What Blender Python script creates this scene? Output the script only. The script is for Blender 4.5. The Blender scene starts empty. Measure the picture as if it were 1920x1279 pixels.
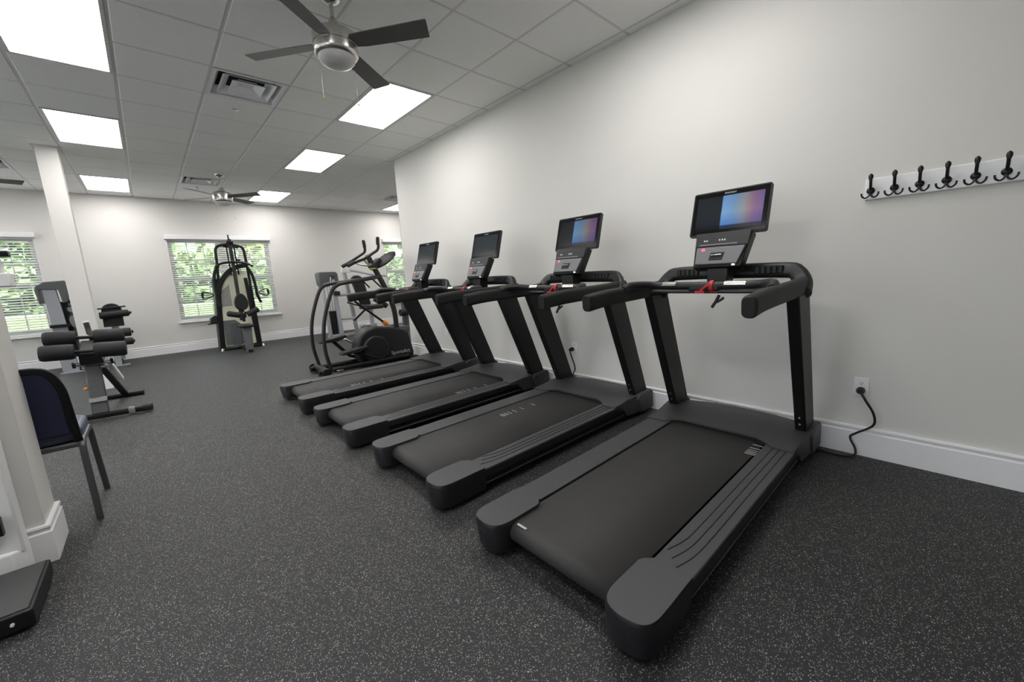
import bpy, bmesh, math, random
from mathutils import Vector, Matrix
random.seed(7)
S = bpy.context.scene
col = S.collection
PI = math.pi
# ------------------------------------------------------------------ camera
CH = 1.2668
cam_d = bpy.data.cameras.new('camera')
cam = bpy.data.objects.new('camera', cam_d)
col.objects.link(cam)
def rotvec(r):
    v = Vector(r); th = v.length; k = v / th
    return Matrix.Rotation(th, 3, k)
RC = rotvec((0.1403, -0.7341, -0.1125)) @ Matrix(((1, 0, 0), (0, 0, -1), (0, 1, 0)))
right, down, fwd = RC[0], RC[1], RC[2]
CAMPOS = Vector((-0.0883, -1.9656, CH))
cam.matrix_world = Matrix.Translation(CAMPOS) @ Matrix((right, -down, -fwd)).transposed().to_4x4()
cam_d.sensor_width = 36.0
cam_d.lens = 746.79 / 1920 * 36
cam_d.clip_start = 0.05
cam_d.clip_end = 300
S.camera = cam
# ------------------------------------------------------------------ light and exposure
w = bpy.data.worlds.new('sky'); S.world = w; w.use_nodes = True
wn = w.node_tree
sky = wn.nodes.new('ShaderNodeTexSky')
sky.sky_type = 'HOSEK_WILKIE'
sky.sun_direction = Vector((0.25, -0.6, 0.75)).normalized()
sky.turbidity = 6
haze = wn.nodes.new('ShaderNodeMix'); haze.data_type = 'RGBA'; haze.inputs['Factor'].default_value = .6
haze.inputs['B'].default_value = (.42, .43, .44, 1)
wn.nodes['Background'].inputs['Strength'].default_value = 15.0
wn.links.new(sky.outputs[0], haze.inputs['A'])
wn.links.new(haze.outputs['Result'], wn.nodes['Background'].inputs['Color'])
sun_d = bpy.data.lights.new('sun', 'SUN'); sun_d.energy = 20.0; sun_d.angle = 0.02
sun_d.color = (1.0, .96, .88)
sun = bpy.data.objects.new('sun', sun_d); col.objects.link(sun)
sun.rotation_euler = Vector((0.25, -0.6, 0.75)).to_track_quat('Z', 'Y').to_euler()
PANEL = 11.5
S.view_settings.view_transform = 'Standard'
S.view_settings.look = 'None'
S.view_settings.gamma = 1
S.view_settings.use_curve_mapping = False
S.view_settings.exposure = 0.42

# ------------------------------------------------------------------ materials
MATS = {}
def mat(name, c, rough=.5, metal=0., bump=0., bscale=200., var=0., vscale=8., spec=.5, coat=0., emit=None, es=0.):
    if name in MATS: return MATS[name]
    m = bpy.data.materials.new(name); m.use_nodes = True
    t = m.node_tree; N = t.nodes; L = t.links
    b = N['Principled BSDF']
    b.inputs['Roughness'].default_value = rough
    b.inputs['Metallic'].default_value = metal
    b.inputs['Specular IOR Level'].default_value = spec
    b.inputs['Coat Weight'].default_value = coat
    b.inputs['Base Color'].default_value = (*c, 1)
    tc = N.new('ShaderNodeTexCoord')
    if var > 0:
        n = N.new('ShaderNodeTexNoise'); n.inputs['Scale'].default_value = vscale; n.inputs['Detail'].default_value = 4
        L.new(tc.outputs['Object'], n.inputs['Vector'])
        r = N.new('ShaderNodeMapRange'); r.inputs[3].default_value = 1 - var; r.inputs[4].default_value = 1 + var
        L.new(n.outputs[0], r.inputs[0])
        mx = N.new('ShaderNodeVectorMath'); mx.operation = 'SCALE'; mx.inputs[0].default_value = c
        L.new(r.outputs[0], mx.inputs['Scale']); L.new(mx.outputs[0], b.inputs['Base Color'])
    if bump > 0:
        n = N.new('ShaderNodeTexNoise'); n.inputs['Scale'].default_value = bscale; n.inputs['Detail'].default_value = 3
        L.new(tc.outputs['Object'], n.inputs['Vector'])
        bp = N.new('ShaderNodeBump'); bp.inputs['Strength'].default_value = bump; bp.inputs['Distance'].default_value = .002
        L.new(n.outputs[0], bp.inputs['Height']); L.new(bp.outputs[0], b.inputs['Normal'])
    if emit:
        b.inputs['Emission Color'].default_value = (*emit, 1); b.inputs['Emission Strength'].default_value = es
    MATS[name] = m
    return m

M_wall = mat('wall_paint', (.68, .665, .638), .75, bump=.15, bscale=120, var=.012, vscale=1.5, spec=.2)
M_trim = mat('trim_paint', (.84, .84, .85), .42, var=.01)
M_plas = mat('charcoal_plastic', (.014, .014, .0155), .46, spec=.4, bump=.12, bscale=700, var=.04)
M_plasl = mat('grey_plastic', (.052, .052, .056), .5, bump=.12, bscale=700, var=.03)
M_panel = mat('console_grey', (.16, .16, .17), .42, var=.03)
M_black = mat('black_plastic', (.006, .006, .0065), .42, spec=.4)
M_frame = mat('black_steel', (.006, .006, .0065), .45, spec=.35, bump=.05, bscale=500)
M_rubber = mat('grip_rubber', (.009, .009, .0095), .6, spec=.4, bump=.25, bscale=600)
M_belt = mat('running_belt', (.032, .031, .030), .62, bump=.45, bscale=900, var=.05, vscale=5)
M_silver = mat('brushed_nickel', (.62, .60, .57), .26, 1.0, var=.06, vscale=30)
M_chrome = mat('chrome', (.75, .75, .76), .12, 1.0)
M_greymet = mat('silver_powder_coat', (.42, .44, .47), .38, .35)
M_white = mat('white_enamel', (.80, .80, .80), .35)
M_gloss = mat('screen_bezel', (.004, .004, .005), .12)
M_red = mat('red_strap', (.55, .015, .02), .5, bump=.2, bscale=400)
M_vinyl = mat('black_vinyl', (.010, .010, .011), .42, bump=.2, bscale=300)
M_foam = mat('foam_roller', (.011, .011, .012), .60, spec=.4, bump=.3, bscale=500)
M_navy = mat('navy_fabric', (.020, .024, .060), .8, bump=.4, bscale=900)
M_navys = mat('navy_vinyl_seat', (.060, .068, .13), .33, bump=.1, bscale=300)
M_ham = mat('hammered_grey', (.10, .10, .105), .35, .6, bump=.6, bscale=120)
M_blade = mat('fan_blade_grey', (.105, .103, .10), .5, var=.05, vscale=20)
M_globe = mat('frosted_glass', (.62, .62, .62), .35, spec=.6)
M_dark = mat('dark_void', (.004, .004, .004), .9)
M_yel = mat('brass', (.55, .40, .12), .35, .8)
M_orange = mat('orange_knob', (.75, .22, .03), .4)
M_beige = mat('shroud_beige', (.76, .75, .58), .4, var=.1, vscale=3)
M_poster = mat('faded_placard', (.33, .33, .30), .5, var=.35, vscale=40)
M_lens = mat('grey_shroud', (.10, .105, .11), .45, bump=.05)
M_tile = mat('ceiling_tile_fissured', (.86, .86, .845), .9, bump=.9, bscale=160, var=.035, vscale=90, spec=.1)
M_grid = mat('grid_white', (.60, .60, .59), .45)
M_vent = mat('vent_white', (.82, .83, .85), .4)
M_mark = mat('printed_white', (.45, .45, .43), .6)
M_ltxt = mat('printed_grey', (.20, .20, .205), .5)
M_side = mat('black_side_moulding', (.009, .009, .011), .42, bump=.1, bscale=600)  # rail skirts and cap sides, darker than the cap tops
M_wtxt = mat('printed_pale', (.55, .56, .57), .5)
M_dif = mat('led_diffuser', (.9, .9, .9), .5, emit=(1, .975, .955), es=PANEL)
M_redled = mat('red_led', (.3, .0, .0), .4, emit=(1, .08, .12), es=2.0)
M_whled = mat('white_led', (.6, .6, .6), .4, emit=(1, 1, 1), es=1.2)
M_grass = mat('lawn', (.075, .15, .03), .9, var=.35, vscale=2)
M_leaf = mat('leaves', (.10, .16, .06), .6, var=.5, vscale=1.2)
M_leafl = mat('light_leaves', (.20, .30, .06), .6, var=.5, vscale=1.2)
M_bark = mat('bark', (.16, .13, .10), .9, bump=.8, bscale=20, var=.3, vscale=6)
M_road = mat('pale_concrete', (.55, .55, .52), .85, var=.1)
M_blind = mat('blind_slat', (.80, .80, .79), .45)

def floor_mat():
    m = bpy.data.materials.new('speckled_rubber'); m.use_nodes = True
    t = m.node_tree; N = t.nodes; L = t.links; b = N['Principled BSDF']
    tc = N.new('ShaderNodeTexCoord')
    def flecks(scale, thr, size, off):
        mp = N.new('ShaderNodeMapping'); mp.inputs['Location'].default_value = (off, off * 2, 0)
        L.new(tc.outputs['Object'], mp.inputs['Vector'])
        # small wobble so that the crumbs are irregular
        nz = N.new('ShaderNodeTexNoise'); nz.inputs['Scale'].default_value = scale * 1.3
        L.new(mp.outputs[0], nz.inputs['Vector'])
        ad = N.new('ShaderNodeVectorMath'); ad.operation = 'MULTIPLY_ADD'
        ad.inputs[1].default_value = (.9 / scale,) * 3
        L.new(nz.outputs['Color'], ad.inputs[0]); L.new(mp.outputs[0], ad.inputs[2])
        v = N.new('ShaderNodeTexVoronoi'); v.voronoi_dimensions = '2D'; v.inputs['Scale'].default_value = scale
        L.new(ad.outputs[0], v.inputs['Vector'])
        sp = N.new('ShaderNodeSeparateColor'); L.new(v.outputs['Color'], sp.inputs[0])
        a = N.new('ShaderNodeMath'); a.operation = 'GREATER_THAN'; a.inputs[1].default_value = thr
        L.new(sp.outputs[0], a.inputs[0])
        d = N.new('ShaderNodeMath'); d.operation = 'LESS_THAN'; d.inputs[1].default_value = size
        L.new(v.outputs['Distance'], d.inputs[0])
        x = N.new('ShaderNodeMath'); x.operation = 'MULTIPLY'
        L.new(a.outputs[0], x.inputs[0]); L.new(d.outputs[0], x.inputs[1])
        y = N.new('ShaderNodeMath'); y.operation = 'MULTIPLY'
        L.new(x.outputs[0], y.inputs[0]); L.new(sp.outputs[1], y.inputs[1])
        return y
    f1 = flecks(180, .87, .29, 0); f2 = flecks(290, .85, .34, 3.3)
    mx = N.new('ShaderNodeMath'); mx.operation = 'MAXIMUM'
    L.new(f1.outputs[0], mx.inputs[0]); L.new(f2.outputs[0], mx.inputs[1])
    n = N.new('ShaderNodeTexNoise'); n.inputs['Scale'].default_value = 300; L.new(tc.outputs['Object'], n.inputs['Vector'])
    r = N.new('ShaderNodeValToRGB')
    r.color_ramp.elements[0].color = (.006, .006, .0065, 1); r.color_ramp.elements[1].color = (.022, .022, .024, 1)
    L.new(n.outputs[0], r.inputs[0])
    c = N.new('ShaderNodeMix'); c.data_type = 'RGBA'
    c.inputs['B'].default_value = (.55, .55, .52, 1)
    L.new(mx.outputs[0], c.inputs['Factor']); L.new(r.outputs[0], c.inputs['A'])
    L.new(c.outputs['Result'], b.inputs['Base Color'])
    b.inputs['Roughness'].default_value = .62
    b.inputs['Specular IOR Level'].default_value = .5
    bp = N.new('ShaderNodeBump'); bp.inputs['Strength'].default_value = .3; bp.inputs['Distance'].default_value = .002
    L.new(n.outputs[0], bp.inputs['Height']); L.new(bp.outputs[0], b.inputs['Normal'])
    return m
M_floor = floor_mat()

def glass_mat():
    m = bpy.data.materials.new('window_glass'); m.use_nodes = True
    t = m.node_tree; N = t.nodes; L = t.links
    N.remove(N['Principled BSDF'])
    tr = N.new('ShaderNodeBsdfTransparent'); tr.inputs[0].default_value = (.93, .95, .945, 1)
    gl = N.new('ShaderNodeBsdfGlossy'); gl.inputs['Roughness'].default_value = .02
    fr = N.new('ShaderNodeFresnel'); fr.inputs[0].default_value = 1.5
    mx = N.new('ShaderNodeMixShader')
    L.new(fr.outputs[0], mx.inputs[0]); L.new(tr.outputs[0], mx.inputs[1]); L.new(gl.outputs[0], mx.inputs[2])
    L.new(mx.outputs[0], N['Material Output'].inputs[0])
    return m
M_glass = glass_mat()

def display_mat(name, lit):
    """picture on a treadmill display: object-space Y runs across the screen, Z up"""
    m = bpy.data.materials.new(name); m.use_nodes = True
    t = m.node_tree; N = t.nodes; L = t.links; b = N['Principled BSDF']
    b.inputs['Base Color'].default_value = (.006, .007, .008, 1); b.inputs['Roughness'].default_value = .14
    tc = N.new('ShaderNodeTexCoord'); sp = N.new('ShaderNodeSeparateXYZ'); L.new(tc.outputs['Generated'], sp.inputs[0])
    if lit:
        rr = N.new('ShaderNodeValToRGB'); e = rr.color_ramp.elements      # Generated Y: 0 = right edge, 1 = left
        e[0].position = 0; e[0].color = (.13, .09, .20, 1)
        e[1].position = 1; e[1].color = (.010, .012, .014, 1)
        for p, c in ((.12, (.19, .10, .19)), (.20, (.22, .15, .17)), (.28, (.20, .22, .22)), (.42, (.13, .23, .36)), (.60, (.13, .27, .46)), (.61, (.010, .012, .014))):
            q = e.new(p); q.color = (*c, 1)
        nz = N.new('ShaderNodeTexNoise'); nz.inputs['Scale'].default_value = 3.5; L.new(tc.outputs['Generated'], nz.inputs['Vector'])
        ma = N.new('ShaderNodeMath'); ma.operation = 'MULTIPLY_ADD'; ma.inputs[1].default_value = .012
        L.new(nz.outputs[0], ma.inputs[0])
        sub = N.new('ShaderNodeMath'); sub.operation = 'SUBTRACT'; sub.inputs[1].default_value = .006
        L.new(sp.outputs[1], sub.inputs[0]); L.new(sub.outputs[0], ma.inputs[2]); L.new(ma.outputs[0], rr.inputs[0])
        zr = N.new('ShaderNodeValToRGB'); z = zr.color_ramp.elements
        z[0].position = 0; z[0].color = (.04, .05, .07, 1); z[1].position = 1; z[1].color = (.75, .75, .85, 1)
        q = z.new(.10); q.color = (.06, .08, .12, 1); q = z.new(.13); q.color = (.45, .55, .85, 1); q = z.new(.5); q.color = (1, 1, 1, 1)
        L.new(sp.outputs[2], zr.inputs[0])
        mm = N.new('ShaderNodeMix'); mm.data_type = 'RGBA'; mm.blend_type = 'MULTIPLY'; mm.inputs['Factor'].default_value = 1
        L.new(rr.outputs[0], mm.inputs['A']); L.new(zr.outputs[0], mm.inputs['B'])
        L.new(mm.outputs['Result'], b.inputs['Emission Color']); b.inputs['Emission Strength'].default_value = lit
    else:
        rr = N.new('ShaderNodeValToRGB'); e = rr.color_ramp.elements
        e[0].position = 0; e[0].color = (.012, .014, .016, 1); e[1].position = 1; e[1].color = (.018, .026, .030, 1)
        L.new(sp.outputs[2], rr.inputs[0]); L.new(rr.outputs[0], b.inputs['Emission Color']); b.inputs['Emission Strength'].default_value = .8
    return m
M_disp = [display_mat('display_bright', 1.0), display_mat('display_dimmer', .62), display_mat('display_dark', 0)]

# ------------------------------------------------------------------ geometry helpers
class G:
    def __init__(s): s.v = []; s.f = []
    def add(s, v, f):
        o = len(s.v); s.v += [tuple(p) for p in v]; s.f += [tuple(i + o for i in q) for q in f]; return s
    def box(s, x0, x1, y0, y1, z0, z1):
        return s.hexa([(x0, y0, z0), (x1, y0, z0), (x1, y1, z0), (x0, y1, z0)], [(x0, y0, z1), (x1, y0, z1), (x1, y1, z1), (x0, y1, z1)])
    def hexa(s, a, b):
        return s.add(list(a) + list(b), [(3, 2, 1, 0), (4, 5, 6, 7), (0, 1, 5, 4), (1, 2, 6, 5), (2, 3, 7, 6), (3, 0, 4, 7)])
    def obox(s, c, sz, R=None):
        c = Vector(c); hx, hy, hz = sz[0] / 2, sz[1] / 2, sz[2] / 2
        P = [Vector((a * hx, b * hy, d * hz)) for d in (-1, 1) for a, b in ((-1, -1), (1, -1), (1, 1), (-1, 1))]
        if R is not None: P = [R @ p for p in P]
        P = [c + p for p in P]
        return s.hexa(P[:4], P[4:])
    def prism(s, poly, ax, a, b):
        """poly in the two other axes (cyclic order), extruded from a to b on axis ax"""
        def pt(p, t):
            return {'x': (t, p[0], p[1]), 'y': (p[0], t, p[1]), 'z': (p[0], p[1], t)}[ax]
        n = len(poly); v = [pt(p, a) for p in poly] + [pt(p, b) for p in poly]
        f = [tuple(range(n - 1, -1, -1)), tuple(range(n, 2 * n))] + [(i, (i + 1) % n, n + (i + 1) % n, n + i) for i in range(n)]
        return s.add(v, f)
    def lathe(s, prof, c, n=24, ax='z'):
        """prof: (radius, height) from one end to the other"""
        c = Vector(c); v = []; f = []
        for r, h in prof:
            for k in range(n):
                a = 2 * PI * k / n; u, w_ = r * math.cos(a), r * math.sin(a)
                v.append(c + Vector({'z': (u, w_, h), 'x': (h, u, w_), 'y': (w_, h, u)}[ax]))
        m = len(prof)
        for i in range(m - 1):
            for k in range(n):
                k2 = (k + 1) % n
                f.append((i * n + k, i * n + k2, (i + 1) * n + k2, (i + 1) * n + k))
        f.append(tuple(range(n - 1, -1, -1))); f.append(tuple((m - 1) * n + k for k in range(n)))
        return s.add(v, f)
    def sweep(s, pts, sec, up=(0, 0, 1), closed=False, scale=None):
        """sec: 2-D outline (side, up) carried along pts"""
        pts = [Vector(p) for p in pts]; n = len(pts); m = len(sec); v = []; up0 = Vector(up)
        prev = None
        for i, p in enumerate(pts):
            if closed: t = pts[(i + 1) % n] - pts[i - 1]
            else: t = pts[min(i + 1, n - 1)] - pts[max(i - 1, 0)]
            t.normalize()
            if prev is None:
                u = up0 - t * up0.dot(t)
                if u.length < 1e-4: u = Vector((1, 0, 0)) - t * t.x
            else:
                u = prev - t * prev.dot(t)
            u.normalize(); prev = u; sd = t.cross(u)
            k = scale[i] if scale else 1
            for a, b in sec: v.append(p + sd * a * k + u * b * k)
        f = []
        for i in range(n if closed else n - 1):
            j = (i + 1) % n
            for k in range(m):
                k2 = (k + 1) % m; f.append((i * m + k, i * m + k2, j * m + k2, j * m + k))
        if not closed: f += [tuple(range(m - 1, -1, -1)), tuple((n - 1) * m + k for k in range(m))]
        return s.add(v, f)
    def tube(s, pts, r, n=10, up=(0, 0, 1), closed=False, r2=None):
        r2 = r2 or r
        sec = [(r * math.cos(2 * PI * k / n), r2 * math.sin(2 * PI * k / n)) for k in range(n)]
        return s.sweep(pts, sec, up, closed)
    def mesh(s, name, smooth=40):
        me = bpy.data.meshes.new(name); me.from_pydata(s.v, [], s.f)
        bm = bmesh.new(); bm.from_mesh(me); bmesh.ops.recalc_face_normals(bm, faces=bm.faces); bm.to_mesh(me); bm.free()
        if smooth:
            me.polygons.foreach_set('use_smooth', [True] * len(me.polygons)); me.set_sharp_from_angle(angle=math.radians(smooth))
        return me

def curve(pts, k=6, closed=False):
    """Catmull-Rom through pts"""
    P = [Vector(p) for p in pts]; out = []; n = len(P)
    rng = range(n) if closed else range(n - 1)
    for i in rng:
        if closed: a, b, c, d = P[i - 1], P[i], P[(i + 1) % n], P[(i + 2) % n]
        else: a, b, c, d = P[max(i - 1, 0)], P[i], P[i + 1], P[min(i + 2, n - 1)]
        for q in range(k):
            t = q / k
            out.append(.5 * (2 * b + (c - a) * t + (2 * a - 5 * b + 4 * c - d) * t * t + (3 * b - a - 3 * c + d) * t ** 3))
    if not closed: out.append(P[-1])
    return out
def fillet(pts, r, k=5):
    """polyline with rounded corners of radius about r"""
    P = [Vector(p) for p in pts]; out = [P[0]]
    for i in range(1, len(P) - 1):
        a = (P[i - 1] - P[i]); b = (P[i + 1] - P[i]); d = min(r, a.length * .49, b.length * .49)
        a = P[i] + a.normalized() * d; b = P[i] + b.normalized() * d
        for q in range(k + 1):
            t = q / k; out.append(a * (1 - t) ** 2 + P[i] * 2 * t * (1 - t) + b * t * t)
    out.append(P[-1]); return out
def rrect(w_, h, r, k=4, cx=0, cy=0):
    o = []
    for sx, sy, a0 in ((1, 1, 0), (-1, 1, 90), (-1, -1, 180), (1, -1, 270)):
        for q in range(k + 1):
            a = math.radians(a0 + 90 * q / k); o.append((cx + sx * (w_ / 2 - r) + r * math.cos(a), cy + sy * (h / 2 - r) + r * math.sin(a)))
    return o

def tag(o, label=None, cat=None, group=None, kind=None):
    if label: o['label'] = label
    if cat: o['category'] = cat
    if group: o['group'] = group
    if kind: o['kind'] = kind
    return o
WL = {}
def place(o, parent, loc):
    col.objects.link(o)
    if parent is not None:
        o.parent = parent; o.location = Vector(loc) - WL[parent.name]
    else: o.location = loc
    WL[o.name] = Vector(loc)
    return o
def root(name, loc, label, cat, group=None):
    o = bpy.data.objects.new(name, None); o.empty_display_size = .1
    place(o, None, loc); return tag(o, label, cat, group)
def part(name, g, m, parent=None, loc=None, bevel=0, seg=2, smooth=40, kind=None, label=None):
    """g is in world coordinates; origin put at loc (default: the parent's origin)"""
    if loc is None: loc = WL[parent.name] if parent is not None else (0, 0, 0)
    me = g.mesh(name, smooth) if isinstance(g, G) else g
    me.transform(Matrix.Translation(-Vector(loc)))
    if m and not me.materials: me.materials.append(m)
    o = bpy.data.objects.new(name, me)
    place(o, parent, loc)
    if bevel:
        b = o.modifiers.new('bevel', 'BEVEL'); b.width = bevel; b.segments = seg; b.limit_method = 'ANGLE'; b.angle_limit = math.radians(35); b.harden_normals = False
    if kind: o['kind'] = kind
    if label: o['label'] = label
    return o
def struct(name, g, m, loc=(0, 0, 0), parent=None, **k):
    o = part(name, g, m, parent, loc if parent is None else None, **k); o['kind'] = 'structure'; return o
def sroot(name, loc=(0, 0, 0)):
    o = bpy.data.objects.new(name, None); o.empty_display_size = .1
    place(o, None, loc); o['kind'] = 'structure'; return o
def copy_tree(o, parent=None):
    c = o.copy(); col.objects.link(c)
    if parent is not None: c.parent = parent
    for ch in [x for x in KIDS.get(o.name, [])]: copy_tree(ch, c)
    return c
KIDS = {}
def index_kids():
    KIDS.clear()
    for o in col.objects:
        if o.parent: KIDS.setdefault(o.parent.name, []).append(o)
def text_mesh(body, size, ext, M):
    cu = bpy.data.curves.new('lettering', 'FONT'); cu.body = body; cu.size = size; cu.extrude = ext
    cu.align_x = 'CENTER'; cu.align_y = 'CENTER'; cu.resolution_u = 3
    o = bpy.data.objects.new('lettering', cu); col.objects.link(o)
    bpy.context.view_layer.update()
    me = bpy.data.meshes.new_from_object(o)
    bpy.data.objects.remove(o); me.transform(M); me.materials.clear()
    return me
def basis(c, ux, uy):
    """matrix taking local x,y to ux,uy at c"""
    ux = Vector(ux).normalized(); uy = Vector(uy).normalized(); uz = ux.cross(uy)
    return Matrix.Translation(c) @ Matrix((ux, uy, uz)).transposed().to_4x4()
def inview(P, mg=30):
    q = RC @ (Vector(P) - CAMPOS)
    if q.z < .05: return False
    x = 960 + 746.79 * q.x / q.z; y = 639.5 + 746.79 * q.y / q.z
    return -mg < x < 1920 + mg and -mg < y < 1279 + mg

# ------------------------------------------------------------------ room
C = .61
HC = 3.1386
XR, YF, YE = 3.149, 8.945, 4.23        # right wall, far wall, end of right wall
XL, YB, XF = -4.8, -4.3, 7.6
struct('floor', G().box(XL - .2, XF + .2, YB - .2, YF + .2, -.1, 0), M_floor)
# ceiling: slab, then tiles and rails as parts
ceil = struct('ceiling', G().box(XL - .2, XF + .2, YB - .2, YF + .2, HC + .10, HC + .2), M_tile)
lights_c = []           # (i, j) cells: each light covers j and j+1
for i in (-1, 3):
    for j in (3, 7, 12): lights_c.append((i, j))
lights_c += [(-1, -2), (3, -2)]
lights_c += [(8, 8), (8, 12), (-5, -2), (-5, 3), (-5, 7), (-5, 12)]
vents_c = [(1, 4), (1, 11), (7, 11), (-3, 11)]
taken = set(vents_c)
for i, j in lights_c: taken |= {(i, j), (i, j + 1)}
tile_g = G().prism([(-.291, -.291), (.291, -.291), (.291, .291), (-.291, .291)], 'z', -.002, .014)
tile_me = None
def tile_mesh():
    g = G(); a, b = .302, .288
    g.hexa([(-b, -b, -.005), (b, -b, -.005), (b, b, -.005), (-b, b, -.005)], [(-a, -a, .003), (a, -a, .003), (a, a, .003), (-a, a, .003)])
    g.hexa([(-a, -a, .003), (a, -a, .003), (a, a, .003), (-a, a, .003)], [(-a, -a, .016), (a, -a, .016), (a, a, .016), (-a, a, .016)])
    me = g.mesh('ceiling_tile', 0); me.materials.append(M_tile); return me
tile_me = tile_mesh()
rest = G(); ntile = 0; cells = []
for i in range(-8, 13):
    for j in range(-7, 15):
        if (i, j) in taken: continue
        cx, cy = (i + .5) * C, (j + .5) * C
        if cx < XL or cx > XF or cy < YB: continue
        if cx > XR + .1 and cy < YE - .3: continue
        cells.append((cx, cy))
vis = [c for c in cells if any(inview((c[0] + a, c[1] + b, HC)) for a in (-.3, 0, .3) for b in (-.3, 0, .3))]
vis.sort(key=lambda c: (c[0] - CAMPOS.x) ** 2 + (c[1] - CAMPOS.y) ** 2)
vis = set(vis[:290])
EDGE_X = 5 * C
for cx, cy in cells:
    if cx > EDGE_X and cy < YE:            # cut strip of tile beside the right wall
        continue
    if (cx, cy) in vis:
        o = bpy.data.objects.new('ceiling_tile', tile_me); o.location = (cx, cy, HC); o.parent = ceil; col.objects.link(o)
    else: rest.box(cx - .3, cx + .3, cy - .3, cy + .3, HC - .004, HC + .012)
rest.box(EDGE_X, XR + .3, YB, YE + .06, HC + .001, HC + .015)
part('ceiling_tile_field', rest, M_tile, ceil, kind='stuff')
for i in range(-8, 13):
    y0 = YB if i * C < XR else YE
    if i * C > XF or i * C < XL: continue
    part('grid_rail', G().box(i * C - .012, i * C + .012, y0, YF, HC - .001, HC + .02), M_grid, ceil)
for j in range(-7, 15):
    if j * C < YB: continue
    x1 = XR if j * C < YE else XF
    part('grid_rail', G().box(XL, x1, j * C - .012, j * C + .012, HC - .0005, HC + .018), M_grid, ceil)
struct('wall_right', G().box(XR, XR + .3, YB, YE, 0, HC + .1), M_wall)
struct('trim_1', G().prism([(XR - .001, YE), (XR + .30, YE), (XR + .30, YE + .05), (XR + .035, YE + .05), (XR + .012, YE + .035)], 'z', 0, HC), mat('corner_guard', (.42, .42, .40), .6))  # grey strip just beyond the end of the right wall
struct('wall_front', G().box(XR + .3, XF + .2, YE - .1, YE + .05, 0, HC + .1), M_wall)
struct('wall_outer', G().box(XF, XF + .2, YE, YF + .2, 0, HC + .1), M_wall)
g = G(); y = YB; lwins = [(-3.2, -1.4), (.2, 2.0), (3.6, 5.4), (6.6, 8.4)]
for a, b in lwins:
    g.box(XL - .2, XL, y, a, 0, HC + .1); g.box(XL - .2, XL, a, b, 0, .63); g.box(XL - .2, XL, a, b, 2.36, HC + .1); y = b
g.box(XL - .2, XL, y, YF, 0, HC + .1)
struct('wall_left', g, M_wall)
for k, (a, b) in enumerate(lwins):
    W = sroot('window_%d' % (k + 4), (XL, (a + b) / 2, .63)); g = G(); m = (a + b) / 2
    for y0, y1 in ((a, a + .06), (m - .03, m + .03), (b - .06, b)): g.box(XL - .14, XL - .08, y0, y1, .63, 2.36)
    for y0, y1 in ((a + .06, m - .03), (m + .03, b - .06)):
        for z0, z1 in ((.63, .69), (1.48, 1.54), (2.30, 2.36)): g.box(XL - .14, XL - .08, y0, y1, z0, z1)
        part('pane', G().box(XL - .112, XL - .108, y0, y1, .66, 2.33), M_glass, W)
    part('window_frame', g, M_trim, W)
struct('wall_back', G().box(XL - .2, XR + .3, YB - .2, YB, 0, HC + .1), M_wall)
# far wall with its window openings
WZ0, WZ1 = .63, 2.36
wins = [(-3.235, -1.405), (.37, 2.20), (5.03, 6.86)]
g = G(); x = XL
for a, b in wins:
    g.box(x, a, YF, YF + .2, 0, HC + .1); g.box(a, b, YF, YF + .2, 0, WZ0); g.box(a, b, YF, YF + .2, WZ1, HC + .1); x = b
g.box(x, XF, YF, YF + .2, 0, HC + .1)
struct('wall_far', g, M_wall)
# pillars
struct('wall_pillar', G().box(-1.05, -.62, .90, 1.175, 0, HC), M_wall, bevel=.004)
struct('wall_column', G().box(-.835, -.64, 5.75, 5.98, 0, HC), M_wall, bevel=.004)
# baseboards: stepped profile (distance from wall, height)
BP = [(0, 0), (.020, 0), (.020, .152), (.014, .158), (.014, .172), (.019, .178), (.017, .188), (0, .190)]
def base_y(x, y0, y1, sx): return G().prism([(x + sx * a, z) for a, z in BP], 'y', y0, y1)
def base_x(y, x0, x1, sy): return G().prism([(y + sy * a, z) for a, z in BP], 'x', x0, x1)
struct('baseboard_right', base_y(XR, YB, YE, -1), M_trim)
struct('baseboard_far', base_x(YF, XL, XF, -1), M_trim)
struct('baseboard_left', base_y(XL, YB, YF, 1), M_trim)
def wrap(x0, x1, y0, y1):
    """baseboard round a pillar as one mitred ring"""
    n = len(BP); v = []; f = []
    for sx, sy, cx, cy in ((-1, -1, x0, y0), (1, -1, x1, y0), (1, 1, x1, y1), (-1, 1, x0, y1)):
        for a, z in BP: v.append((cx + sx * a, cy + sy * a, z))
    for i in range(4):
        j = (i + 1) % 4
        for k in range(n - 1): f.append((i * n + k, j * n + k, j * n + k + 1, i * n + k + 1))
    return G().add(v, f)
struct('baseboard_pillar', wrap(-1.05, -.62, .90, 1.175), M_trim)
struct('baseboard_column', wrap(-.835, -.64, 5.75, 5.98), M_trim)
struct('trim_2', G().box(-.86, -.615, 5.725, 6.005, HC - .02, HC - .003), M_grid)

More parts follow.
